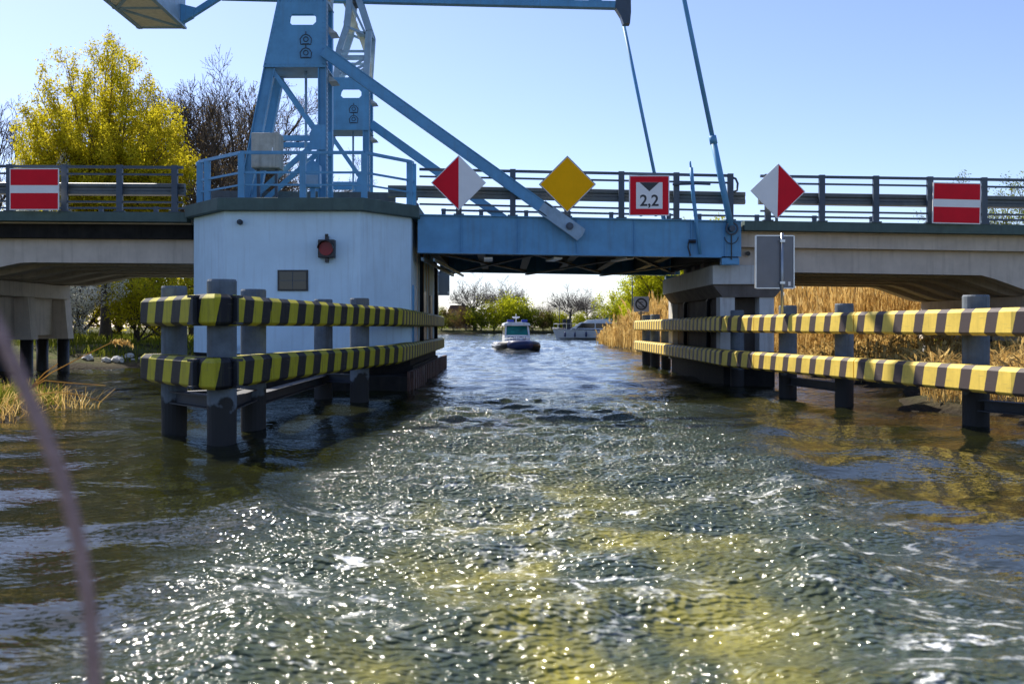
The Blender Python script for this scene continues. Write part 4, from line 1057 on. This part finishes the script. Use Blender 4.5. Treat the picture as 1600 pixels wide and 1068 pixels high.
g = MB(); g.prism([(-3.6, 1.35), (5.0, 1.2), (5.0, 2.45), (-1.9, 2.45)], -1.4, 1.4, 'y'); sc = g.build("saloon", M['gel'], yt, bevel=.04)
g = MB()
g.prism([(-2.55, 1.62), (.1, 1.6), (.1, 2.3), (-1.75, 2.3)], -1.425, -1.401, 'y'); g.prism([(.25, 1.6), (3.6, 1.55), (3.4, 2.3), (.25, 2.3)], -1.425, -1.401, 'y'); g.build("window_band", M['glass'], sc)
g = MB(); g.prism([(-1.5, 2.452), (2.3, 2.452), (2.6, 2.95), (-1.0, 2.8)], -1.2, 1.2, 'y'); g.build("upper_deck", M['gel'], yt, bevel=.04)
g = MB(); g.prism([(1.3, 2.96), (3.6, 2.5), (3.6, 3.25), (2.1, 3.3)], -1.1, 1.1, 'y'); g.build("flybridge_screen", M['teal'], yt)
g = MB(); g.box(1.8, 6.2, -1.25, 1.25, 3.42, 3.5)
g.build("sun_canopy", M['hull_grey'], yt)
g = MB()
for x in (2.0, 4.4, 6.0):
    for y in (-1.15, 1.15): g.tube([(x, y, 1.3), (x, y, 3.42)], .035, 6)
g.build("canopy_frame", M['alu'], yt)
g = MB()
for x in (-4.1, -2.7, -1.1): g.tube([(x, -1.80, .35), (x, -1.82, .5), (x, -1.82, .95), (x, -1.80, 1.1)], [.05, .14, .14, .05], 10); g.tube([(x, -1.8, 1.1), (x, -1.72, 1.5)], .02, 5)
g.build("side_fender", M['navy'], yt, smooth=True)
g = MB(); q = [(L0 + .3, 0), (-5.2, -1.15), (-3.9, -1.6), (-2.6, -1.62)]
g.tube([(a, c, 2.25) for a, c in q], .03, 6); g.tube([(a, -c, 2.25) for a, c in q], .03, 6)
for a, c in q:
    for s in (-1, 1): g.tube([(a, c * s, 1.4), (a, c * s, 2.25)], .025, 5)
g.build("bow_rail", M['alu'], yt)
g = MB(); g.box(-4.5, -4.0, -.7, -.2, 1.5, 2.9); g.box(-3.9, -3.3, -.7, .1, 1.5, 2.95); g.build("deck_seat", M['black'], yt, bevel=.08)
g = MB(); g.tube([(3.0, -2.0, .2), (3.8, -2.15, .75), (4.6, -2.2, 1.0), (6.0, -2.1, .95)], .32, 10); g.tube([(3.0, -2.0, .2), (3.9, -2.5, .35), (6.0, -2.5, .45)], .28, 10)
dg = g.build("inflatable_dinghy", M['hull_grey'], None, smooth=True); dg.matrix_world = Matrix.Translation((13.0, 143, 0)) @ Matrix.Rotation(R(-6), 4, 'Z')
tag(dg, "small grey inflatable dinghy tied alongside the stern of the moored yacht", "dinghy")

# ------------------------------------------------------------------ person on the far side of the bridge
def skinned(name, joints, edges, material, parent=None, sub=2):
    me = bpy.data.meshes.new(name); me.from_pydata([j[0] for j in joints], edges, [])
    o = bpy.data.objects.new(name, me); C.objects.link(o)
    o.modifiers.new("skin", 'SKIN'); sv = me.skin_vertices[0].data if me.skin_vertices else None
    if sv is None:
        bm = bmesh.new(); bm.from_mesh(me); bm.verts.layers.skin.verify(); bm.to_mesh(me); bm.free(); sv = me.skin_vertices[0].data
    for i, j in enumerate(joints):
        sv[i].radius = j[1] if hasattr(j[1], '__len__') else (j[1], j[1]); sv[i].use_root = (i == 0)
    ss = o.modifiers.new("sub", 'SUBSURF'); ss.levels = sub; ss.render_levels = sub
    dg_ = bpy.context.evaluated_depsgraph_get(); m2 = bpy.data.meshes.new_from_object(o.evaluated_get(dg_))
    bpy.data.objects.remove(o); m2.name = name; m2.materials.clear(); m2.materials.append(material)
    m2.polygons.foreach_set('use_smooth', [True] * len(m2.polygons))
    o = bpy.data.objects.new(name, m2); C.objects.link(o)
    if parent is not None: o.parent = parent
    return o
pe = empty("person", (at(649, 300, 38.6).x, 38.6, 5.10), "person with dark hair and yellow high visibility vest on the bridge's far side", "person", rz=R(-60))
J = [((0, 0, .92), .13), ((0, 0, 1.12), .125), ((0, 0, 1.33), (.16, .12)), ((0, 0, 1.43), .07), ((0, .01, 1.50), .055), ((0, -.015, 1.60), (.078, .09)), ((0, -.01, 1.67), (.07, .08)),
     ((.19, 0, 1.37), .062), ((.24, -.05, 1.12), .045), ((.2, -.24, 1.0), .036), ((-.19, 0, 1.37), .062), ((-.24, -.05, 1.12), .045), ((-.2, -.24, 1.0), .036),
     ((.1, 0, .85), .1), ((.11, 0, .48), .068), ((.11, .02, .1), .048), ((.11, -.14, .04), .04), ((-.1, 0, .85), .1), ((-.11, 0, .48), .068), ((-.11, .02, .1), .048), ((-.11, -.14, .04), .04),
     ((0, -.115, 1.60), .018)]
E = [(0, 1), (1, 2), (2, 3), (3, 4), (4, 5), (5, 6), (2, 7), (7, 8), (8, 9), (2, 10), (10, 11), (11, 12), (0, 13), (13, 14), (14, 15), (15, 16), (0, 17), (17, 18), (18, 19), (19, 20), (5, 21)]
body = skinned("body", J, E, M['skin'], pe)
for s in (-1, 1):
    hb = (s * .2, -.24, 1.0)
    jj = [(hb, .036), ((s * .195, -.31, .985), (.038, .02))]; ee = [(0, 1)]
    for k in range(4):
        b0 = len(jj); off = (-.03 + .02 * k) * s
        jj += [((s * .195 + off, -.345, .985), .010), ((s * .195 + off, -.38, .975), .009), ((s * .195 + off, -.40, .95 + .004 * k), .008)]; ee += [(1, b0), (b0, b0 + 1), (b0 + 1, b0 + 2)]
    b0 = len(jj); jj += [((s * .15, -.30, .98), .011), ((s * .14, -.335, .965), .009)]; ee += [(0, b0), (b0, b0 + 1)]
    skinned("hand", jj, ee, M['skin'], pe, 1)
skinned("trousers", [((0, 0, .93), (.15, .13)), ((.1, 0, .84), .115), ((.11, 0, .48), .085), ((.11, .02, .1), .07), ((-.1, 0, .84), .115), ((-.11, 0, .48), .085), ((-.11, .02, .1), .07)], [(0, 1), (1, 2), (2, 3), (0, 4), (4, 5), (5, 6)], M['cloth'], pe)
skinned("jacket_sleeves", [((0, 0, 1.36), .1), ((.19, 0, 1.38), .078), ((.25, -.05, 1.12), .062), ((.2, -.2, 1.02), .05), ((-.19, 0, 1.38), .078), ((-.25, -.05, 1.12), .062), ((-.2, -.2, 1.02), .05)], [(0, 1), (1, 2), (2, 3), (0, 4), (4, 5), (5, 6)], M['cloth'], pe)
skinned("vest", [((0, 0, .9), (.165, .15)), ((0, 0, 1.12), (.155, .14)), ((0, 0, 1.32), (.185, .14)), ((0, 0, 1.42), .085)], [(0, 1), (1, 2), (2, 3)], M['hivis'], pe)
skinned("hair", [((0, .02, 1.70), (.08, .085)), ((0, .045, 1.62), (.078, .07)), ((0, .06, 1.54), .055)], [(0, 1), (1, 2)], M['hair'], pe)

# ------------------------------------------------------------------ foreground rope from the photographer's boat
rp_pts = [at(px, py, 1.25) for px, py in ((-260, 60), (-120, 290), (-40, 440), (18, 560), (62, 660), (98, 750), (124, 850), (140, 950), (147, 1060), (152, 1300))]
g = MB(); g.tube(rp_pts, .0095, 10); ro = g.build("mooring_rope", M['rope'], None, smooth=True)
tag(ro, "blurred mauve brown rope hanging close to the camera at the left edge", "rope")

# ------------------------------------------------------------------ vegetation
def rand_perp(rng_, d):
    v = Vector((rng_.gauss(0, 1), rng_.gauss(0, 1), rng_.gauss(0, 1))); v = v - d * v.dot(d)
    return v.normalized() if v.length > 1e-6 else d.orthogonal().normalized()

def grow_tree(seed, trunk_h, trunk_r, levels, trunk_lean=.05, up=.12, min_r=.012, jitter=.12, ball=False):
    """levels: list of (count, start_frac, length, length_var, angle_lo, angle_hi, segs). Returns branch mesh and twig samples"""
    rg = random.Random(seed); g = MB(); tips = []
    sides = [9, 6, 4, 3, 3, 3]
    def branch(p, d, length, r0, lev):
        segs = 7 if lev == 0 else levels[lev - 1][6]
        pts = [p.copy()]; dirs = []; q = p.copy(); dd = d.copy()
        for i in range(segs):
            dd = (dd + rand_perp(rg, dd) * jitter * (.5 if lev == 0 else 1) + Vector((0, 0, up if lev else .02))).normalized()
            q = q + dd * (length / segs); pts.append(q.copy()); dirs.append(dd.copy())
        last = lev == len(levels)
        r1 = max(min_r * .5, r0 * (.55 if lev == 0 else .25))
        rr = [max(min_r * .6, r0 + (r1 - r0) * i / segs) for i in range(segs + 1)]
        if lev == 0: rr[0] *= 1.35
        g.tube(pts, rr, sides[min(lev, 5)], cap=False)
        if lev >= len(levels) - 1: tips.extend((pts[i], dirs[min(i, segs - 1)], lev) for i in range(1, segs + 1))
        if last: return
        cnt, sf, ln, lv, a0, a1, _ = levels[lev]
        cnt = max(1, int(cnt * rg.uniform(.8, 1.2)))
        for k in range(cnt):
            t = sf + (1 - sf) * (k + rg.random()) / cnt; t = min(t, .999)
            fi = t * segs; i = int(fi); base = pts[i].lerp(pts[i + 1], fi - i); bd = dirs[i]
            ang = R(rg.uniform(a0, a1)); pd = rand_perp(rg, bd); bl_ = 1.
            if ball and lev == 0:
                ang = R(a0 + (a1 - a0) * math.sqrt((k + rg.random()) / cnt)); th = k * 2.39996
                pd = Vector((math.cos(th), math.sin(th), 0)); bl_ = 1 - .66 * (ang / R(95)) ** 1.0
            nd = (bd * math.cos(ang) + pd * math.sin(ang)).normalized()
            if nd.z < -.15: nd.z *= -.4; nd.normalize()
            sc = 1.0 if lev == 0 else (1.15 - .6 * t)
            branch(base, nd, bl_ * ln * rg.uniform(1 - lv, 1 + lv) * sc, max(min_r, rr[i] * ((.3 if ball else .62) if lev == 0 else .6)), lev + 1)
    branch(Vector((0, 0, -.3)), Vector((rg.uniform(-1, 1) * trunk_lean, rg.uniform(-1, 1) * trunk_lean, 1)).normalized(), trunk_h, trunk_r, 0)
    return g, tips

def leaves_from(tips, n, size, spread, seed, aspect=.45, drop=0.):
    r_ = np.random.default_rng(seed)
    T = np.array([(p.x, p.y, p.z) for p, d, l_ in tips]); idx = r_.integers(0, len(T), n)
    P_ = T[idx] + r_.normal(0, spread, (n, 3)); P_[:, 2] -= drop * r_.random(n)
    a = r_.normal(0, 1, (n, 3)); a /= np.linalg.norm(a, axis=1)[:, None]
    b_ = np.cross(a, r_.normal(0, 1, (n, 3))); b_ /= np.linalg.norm(b_, axis=1)[:, None] + 1e-9
    s = size * r_.uniform(.6, 1.4, (n, 1)); V = np.empty((n, 4, 3))
    V[:, 0] = P_ - a * s; V[:, 1] = P_ + b_ * s * aspect; V[:, 2] = P_ + a * s; V[:, 3] = P_ - b_ * s * aspect
    return V.reshape(-1, 3)

def tree(name, loc, label, cat, g, tips, bark, leaf=None, nleaf=0, size=.1, spread=.2, seed=1, group=None, aspect=.45, rz=0, scale=1, trunk_name="trunk"):
    root = empty(name, loc, label, cat, group, rz); root.scale = (scale,) * 3
    g.build(trunk_name, M[bark], root, smooth=True)
    if leaf: quads_object("crown", leaves_from(tips, nleaf, size, spread, seed, aspect), M[leaf], root)
    return root
def copy_tree(src, loc, label, rz, scale):
    r = src.copy(); C.objects.link(r); r.location = loc; r.rotation_euler.z = rz; r.scale = scale if hasattr(scale, '__len__') else (scale,) * 3; r['label'] = label
    for ch in src.children:
        c = ch.copy(); C.objects.link(c); c.parent = r
    return r
def gz(x, y): return float(ground_h(np.array(x * 1.0), np.array(y * 1.0)))
def gp(px, Y):
    x = (px - CX) * Y / F; return (x, Y, gz(x, Y))

# big yellow willow left
g, t = grow_tree(11, 8.2, .42, [(150, .80, 11.2, .08, 0, 100, 8), (10, .25, 1.8, .3, 18, 50, 4), (5, .2, .8, .3, 15, 40, 2)], .02, .035, .010, .05, True)
tree("willow_tree", gp(165, 58), "big round willow in fresh yellow leaf behind the left approach span", "tree", g, t, 'bark', 'leaf_willow', 230000, .085, .20, 3, "trees behind the left span").scale = (.82, .82, 1.0)
# bare trees left
bare_lv = [(11, .3, 7.5, .3, 18, 60, 6), (10, .2, 3.4, .35, 20, 60, 5), (8, .2, 1.7, .35, 25, 55, 3), (5, .2, .8, .3, 20, 50, 2)]
bt = []
for i, (px, Y, h_, lab, sc) in enumerate(((306, 70, 13., "tall bare tree right of the yellow willow", 1.06), (372, 68, 12, "dense bare tree between the willow and the near tower", 1.0))):
    g, t = grow_tree(30 + i, h_ * .85, .3, bare_lv, .08, .10, .017, .13)
    bt.append(tree("bare_tree", gp(px, Y), lab, "tree", g, t, 'bark', 'leaf_brown', 3500, .06, .1, i, "trees behind the left span", scale=sc))
copy_tree(bt[0], gp(455, 78), "bare tree seen through the legs of the near tower", 2.1, .80)
copy_tree(bt[1], gp(5, 76), "bare tree at the left edge beyond the white blossom", 1.0, 1.0)
copy_tree(bt[1], gp(560, 82), "low bare tree seen behind the foot of the far tower", 4.0, .58)
copy_tree(bt[1], gp(338, 63), "bare tree close behind the right side of the yellow willow", 4.4, .95)
copy_tree(bt[0], gp(270, 80), "bare tree peeping over the right shoulder of the yellow willow", 5.4, 1.12)
copy_tree(bt[0], gp(405, 84), "bare tree half hidden behind the near tower's slanted leg", 3.3, .92)
# blossom
bush_lv = [(14, .1, 3.0, .3, 15, 70, 5), (9, .2, 1.4, .3, 20, 60, 3), (4, .2, .6, .3, 20, 50, 2)]
g, t = grow_tree(50, 1.6, .09, bush_lv, .1, .08, .012, .15)
bl = tree("blossom_bush", gp(112, 49), "small white blossoming bush beside the left bridge pier", "bush", g, t, 'bark', 'blossom', 17000, .05, .12, 5, "white blossoming bushes", scale=1.0, trunk_name="stem")
copy_tree(bl, gp(40, 54), "tall white blossoming bush above the left red and white sign", .8, (.85, .85, 2.15))
# green shrubs under and beyond the span
g, t = grow_tree(60, 1.8, .12, bush_lv, .1, .06, .012, .15)
sh = tree("green_shrub", gp(215, 52), "yellow green shrub seen under the left span beside the willow trunk", "bush", g, t, 'bark', 'leaf_willow', 9000, .075, .2, 6, "shrubs on the left bank", trunk_name="stem")
copy_tree(sh, gp(262, 55), "yellow green shrub under the left span beside the bridge house", 1.3, 1.15)
copy_tree(sh, gp(128, 68), "yellow green shrub left of the willow trunk under the left span", .4, 1.5)
copy_tree(sh, gp(186, 72), "yellow green shrub right behind the willow trunk under the left span", 2.9, 1.5)
copy_tree(sh, gp(92, 82), "far yellow green shrub half hidden by the left bridge pier's right edge", 4.1, 1.9)
copy_tree(sh, gp(300, 66), "yellow green shrub hidden behind the bridge house corner", 2.2, 1.3)
copy_tree(sh, gp(60, 62), "yellow green shrub behind the left bridge pier", 3.2, 1.5)
copy_tree(sh, gp(240, 75), "far yellow green shrub rising over the left span railing", 5.2, 1.2)
# right: sparse pale trees beyond the right span
g, t = grow_tree(70, 6.2, .16, [(12, .3, 4.0, .3, 15, 50, 5), (8, .2, 1.8, .3, 20, 50, 4), (5, .2, .8, .3, 20, 50, 2)], .05, .1, .014, .12)
pt = tree("young_birch", gp(1560, 66), "thin pale green tree behind the right red and white sign", "tree", g, t, 'bark_far', 'leaf_green', 5200, .07, .2, 8, "young trees beyond the right span")
copy_tree(pt, gp(1632, 62), "thin pale green tree at the far right edge", 1.2, 1.0)
copy_tree(pt, gp(1490, 72), "thin pale green tree left of the right red and white sign", 2.2, .86)
copy_tree(pt, gp(1425, 78), "low pale green tree showing just over the right railing", 3.9, .74)
copy_tree(pt, gp(1345, 84), "lowest pale green tree over the right railing, nearest the diamond sign", 5.0, .66)
# lime willows on the right bank behind the reeds
g, t = grow_tree(80, 3.0, .22, [(20, .2, 5.0, .3, 10, 60, 5), (10, .2, 2.0, .3, 15, 50, 3), (4, .2, .8, .3, 20, 50, 2)], .05, .1, .016, .12)
lw = tree("lime_willow", gp(1035, 104), "lime green willow behind the reeds and the crossed out anchor sign", "tree", g, t, 'bark_far', 'leaf_lime', 34000, .10, .3, 9, "lime willows on the right bank", scale=1.15)
copy_tree(lw, gp(1000, 122), "lime green willow above the stern of the moored yacht", 1.2, 1.0)
copy_tree(lw, gp(985, 165), "smaller lime green willow left of the others on the right bank", 2.5, .95)
copy_tree(lw, gp(1100, 100), "lime green willow hidden behind the rest pier", 3.6, 1.25)
copy_tree(lw, gp(1290, 92), "lime green willow over the reeds under the right span", 4.4, .62)
copy_tree(lw, gp(1400, 84), "lime green willow over the reeds beside the right bridge pier", 5.4, .60)
# far shore
big_lv = [(20, .66, 10.5, .14, 0, 84, 6), (8, .22, 4.2, .3, 20, 48, 5), (6, .2, 2.2, .3, 22, 50, 3), (2, .3, 1.1, .3, 20, 50, 2)]
g, t = grow_tree(91, 7.0, .50, big_lv, .05, .04, .030, .08, True)
fb = tree("bare_tree", gp(742, 268), "tall bare tree on the far shore, left under the lifting span", "tree", g, t, 'bark_far', None, 0, group="bare trees on the far shore", scale=.98)
copy_tree(fb, gp(786, 275), "bare tree just right of the tallest one on the far shore", 2.4, .96)
copy_tree(fb, gp(892, 270), "broad bare tree standing behind the moored yacht", 4.0, (.95, .95, .84))
copy_tree(fb, gp(920, 285), "smaller bare tree right of the broad one behind the yacht", 5.2, .74)
copy_tree(fb, gp(846, 330), "faint small bare tree in the gap between the far shore groups", 1.2, .60)
for i, (px, Y, c, sc, kind, adj) in enumerate(((708, 266, 0, 1.05, 'leaf_brown', "brown budding bush at the left end of the far shore"), (728, 268, 1, 1.1, 'leaf_brown', "brown budding bush under the tallest far bare tree"),
        (752, 266, 2, 1.15, 'leaf_green', "green bush right of the tallest far bare tree"), (772, 267, 0, 1.5, 'leaf_lime', "tall lime bush left of the police boat"),
        (792, 268, 1, 1.75, 'leaf_lime', "tallest lime bush straight above the police boat"), (815, 268, 2, 1.6, 'leaf_green', "tall green bush right of the police boat's roof"),
        (832, 270, 1, 1.05, 'leaf_green', "green bush between police boat and yacht"), (848, 270, 2, .9, 'leaf_brown', "small brown bush in the gap left of the yacht"),
        (862, 271, 0, .95, 'leaf_green', "low green bush above the yacht's bow"), (878, 271, 1, 1.0, 'leaf_lime', "bright lime bush left of the broad bare tree"),
        (905, 272, 0, .95, 'leaf_lime', "lime bush behind the yacht's saloon"), (930, 272, 2, 1.0, 'leaf_green', "green bush behind the yacht's canopy"), (955, 270, 1, 1.1, 'leaf_brown', "brown bush behind the stern of the yacht"),
        (690, 266, 2, 1.1, 'leaf_green', "green bush at the far shore hidden by the left fender end"))):
    if i < 3:
        g, t = grow_tree(100 + i, 1.8, .15, [(13, .1, 4.0, .3, 12, 70, 4), (8, .2, 2.0, .3, 20, 60, 3)], .1, .06, .03, .15)
        V = leaves_from(t, 4200, .16, .5, 20 + i)
        if i == 0: protos = []
        protos.append((g, V))
    g, V = protos[c]
    if not hasattr(g, 'me'):
        o = g.build("stem", M['bark_far'], None, smooth=True); g.me = o.data; bpy.data.objects.remove(o); g.leafm = {}
    root = empty("far_bush", gp(px, Y), adj, "bush", "bushes on the far shore", rz=i * 1.7); root.scale = (sc * 1.0, sc * 1.0, sc * 1.0)
    o = bpy.data.objects.new("stem", g.me); C.objects.link(o); o.parent = root
    if kind not in g.leafm:
        o = quads_object("crown", V, M[kind], root); g.leafm[kind] = o.data
    else:
        o = bpy.data.objects.new("crown", g.leafm[kind]); C.objects.link(o); o.parent = root
# distant wood beyond the far shore
def cloud(n, box, size, seed, f=None):
    r_ = np.random.default_rng(seed); P_ = np.stack([r_.uniform(*box[0], n), r_.uniform(*box[1], n), r_.random(n)], 1)
    top = 5 + 3 * np.sin(P_[:, 0] * .11 + 1) + 2 * np.sin(P_[:, 0] * .31) + r_.normal(0, 1.2, n); P_[:, 2] = .8 + P_[:, 2] * np.clip(top, 1.5, 12)
    a = r_.normal(0, 1, (n, 3)); a /= np.linalg.norm(a, axis=1)[:, None]; b_ = np.cross(a, r_.normal(0, 1, (n, 3))); b_ /= np.linalg.norm(b_, axis=1)[:, None]
    s = size * r_.uniform(.5, 1.5, (n, 1)); V = np.stack([P_ - a * s, P_ + b_ * s * .5, P_ + a * s, P_ - b_ * s * .5], 1); return V.reshape(-1, 3)
o = quads_object("distant_wood", cloud(14000, ((-120, 200), (330, 380)), .5, 4), M['leaf_green']); tag(o, "distant low green wood beyond the far shore", "wood", kind='stuff')
# far house and masts
hs_ = empty("house", gp(718, 300), "small dark roofed house half hidden by the bushes of the far shore", "house")
g = MB(); g.box(-3.2, 3.2, -2.5, 2.5, 0, 5.2); g.build("wall", M['brick'], hs_)
g = MB(); g.prism([(-3.5, 5.2), (3.5, 5.2), (2.6, 7.0), (-2.6, 7.0)], -2.8, 2.8, 'y'); g.build("roof", M['tile'], hs_)
g = MB(); g.box(-2, -1.2, -2.53, -2.501, 2.6, 4); g.box(1, 1.8, -2.53, -2.501, 2.6, 4); g.build("window", M['glass'], hs_)
for px, py, Y, lab, r_ in ((988, 425, 92, "thin dark mast standing in the reeds above the crossed out anchor sign", .07), (874, 478, 265, "thin grey pole on the far shore left of the yacht's roof", .12)):
    x, y, z = gp(px, Y); top = at(px - 1, py, Y).z; g = MB(); g.tube([(0, 0, -.3), (0, 0, (top - z) * .6), (-.02, 0, top - z)], [r_, r_ * .8, r_ * .6], 8)
    o = g.build("mast_pole", M['rail'], None, smooth=True); o.location = (x, y, z); tag(o, lab, "pole")

# reeds: dry stand on the right bank
def reeds(n, xr, yr, hgt, seed, cond, lean=.12, wid=.018, plume=True):
    r_ = np.random.default_rng(seed); x = r_.uniform(*xr, n * 3); y = r_.uniform(*yr, n * 3); k = cond(x, y); x, y = x[k][:n], y[k][:n]; n = len(x)
    z = ground_h(x, y) - .05; h_ = (hgt(x, y) if callable(hgt) else hgt) * r_.uniform(.5, 1.1, n) * (1 + .16 * np.sin(x * 1.1 + y * .5) + .12 * np.sin(y * 1.7 - x * .6) + .1 * np.sin(y * 3.1 + x * 2.3))
    la = r_.uniform(0, 6.283, n); lm = np.abs(r_.normal(0, lean, n)) * h_; dx, dy = np.cos(la) * lm, np.sin(la) * lm
    fa = r_.uniform(0, 3.1416, n); wx_, wy_ = np.cos(fa) * wid, np.sin(fa) * wid
    def q(t, wv, ox=0.): return np.stack([x + dx * t ** 2 + wx_ * wv + ox * 0, y + dy * t ** 2 + wy_ * wv, z + h_ * t * (1 - .08 * t)], 1)
    out = []
    for t0, t1, w0, w1 in ((0, .5, 1, .9), (.5, 1., .9, .5)):
        out.append(np.stack([q(t0, -w0), q(t0, w0), q(t1, w1), q(t1, -w1)], 1))
    if plume:
        out.append(np.stack([q(.86, -.6), q(.93, 3.2), q(1.06, .4), q(.95, -3.2)], 1))
        # leaves: long thin blades off the stem
        for s in (.35, .55, .7):
            a = r_.uniform(0, 6.283, n); l_ = r_.uniform(.25, .5, n)
            b0 = q(s, 0); tip = b0 + np.stack([np.cos(a) * l_, np.sin(a) * l_, l_ * r_.uniform(-.2, .9, n)], 1); mid = (b0 + tip) / 2 + np.array([0, 0, .06])
            off = np.stack([wx_ * 1.0, wy_ * 1.0, np.full(n, .012)], 1)
            out.append(np.stack([b0, mid - off, tip, mid + off], 1))
    return np.concatenate(out, 0).reshape(-1, 3)
o = quads_object("reed_bed", np.concatenate([
    reeds(8500, (9, 34), (43, 66), lambda x, y: 2.5 + .8 * sst(0, 4, land_dist(x, y)), 1, lambda x, y: (land_dist(x, y) > -.6) & (land_dist(x, y) < 9)),
    reeds(5000, (8.5, 24), (66, 112), lambda x, y: 3.2 - 1.9 * sst(70, 104, y) + .5 * sst(0, 5, land_dist(x, y)), 2, lambda x, y: (land_dist(x, y) > -.5) & (land_dist(x, y) < 5), wid=.026),
    reeds(3200, (11, 30), (29, 46), 1.1, 9, lambda x, y: (land_dist(x, y) > -.3) & ~((x > 16) & (x < 18.2) & (y < 40)), .25),
    reeds(1200, (9, 13), (18, 26), 1.0, 3, lambda x, y: (land_dist(x, y) > .2), .5, .010)]), M['reed'])
tag(o, "tall dry golden reed bed along the right bank", "reeds", kind='stuff')
o = quads_object("bank_grass", np.concatenate([
    reeds(3500, (-13, -8), (15.5, 24), .55, 5, lambda x, y: (land_dist(x, y) > -.15) & (land_dist(x, y) < 4), .2, .010, False),
    reeds(9000, (-34, -11), (44, 75), .45, 6, lambda x, y: land_dist(x, y) > .6, .3, .022, False),
    reeds(6000, (12, 34), (40, 60), .5, 7, lambda x, y: land_dist(x, y) > .3, .3, .02, False)]), M['grass'])
tag(o, "low green grass growing on the river banks", "grass", kind='stuff')
o = quads_object("dead_reed_litter", reeds(1500, (-12, -7.6), (15.5, 23), .5, 8, lambda x, y: (land_dist(x, y) > -.7) & (land_dist(x, y) < 2.5), 1.1, .008, False), M['reed'])
tag(o, "flattened dead reed stems on the near left bank", "reeds", kind='stuff')
# single bent reed stalks reaching over the water at the left
for pts, lab, plume in (
        ([(20, 614), (80, 582), (130, 556), (178, 533)], "long dry reed stalk with a feathery plume leaning out from the left bank", True),
        ([(30, 604), (70, 594), (110, 598), (165, 602)], "low dry reed stalk arching flat over the water at the left", False),
        ([(45, 606), (90, 612), (130, 618), (160, 628)], "drooping dry reed stalk nearest the water at the left", False),
        ([(50, 590), (70, 582), (90, 568)], "short dry reed stalk forking off the long one", False)):
    Y = 18.6; P3 = [at(a, c, Y) for a, c in pts]; P3[0].z -= .15
    r = empty("reed_stalk", P3[0], lab, "reed", "bent reed stalks at the left bank")
    g = MB(); g.tube(P3, [.013, .011, .009, .006][:len(P3)], 6); part(g, "stem", M['reed'], r)
    if plume:
        e = P3[-1]; V = leaves_from([(e + Vector((.05 * i, 0, -.008 * i)), None, 0) for i in range(7)], 90, .05, .025, 3, .25)
        V = V - np.array(P3[0]); quads_object("plume", V, M['reed'], r)
# stones along the left waterline under the span
rs = random.Random(4)
for i in range(26):
    Y = rs.uniform(43.5, 48.5); px = rs.uniform(105, 300); x = (px - CX) * Y / F; d = float(land_dist(np.array(x), np.array(Y)))
    if not -.6 < d < 2.0: continue
    s = rs.uniform(.12, .32); bm = bmesh.new(); bmesh.ops.create_icosphere(bm, subdivisions=2, radius=s)
    for v in bm.verts: v.co *= rs.uniform(.75, 1.1); v.co.z *= .65
    me = bpy.data.meshes.new("bank_stone"); bm.to_mesh(me); bm.free(); me.materials.append(M['conc_pale'])
    o = bpy.data.objects.new("bank_stone", me); C.objects.link(o); o.location = (x, Y, gz(x, Y) + s * .3)
    tag(o, "pale grey stone lying on the left bank at the waterline under the approach span", "stone", "stones at the left waterline")
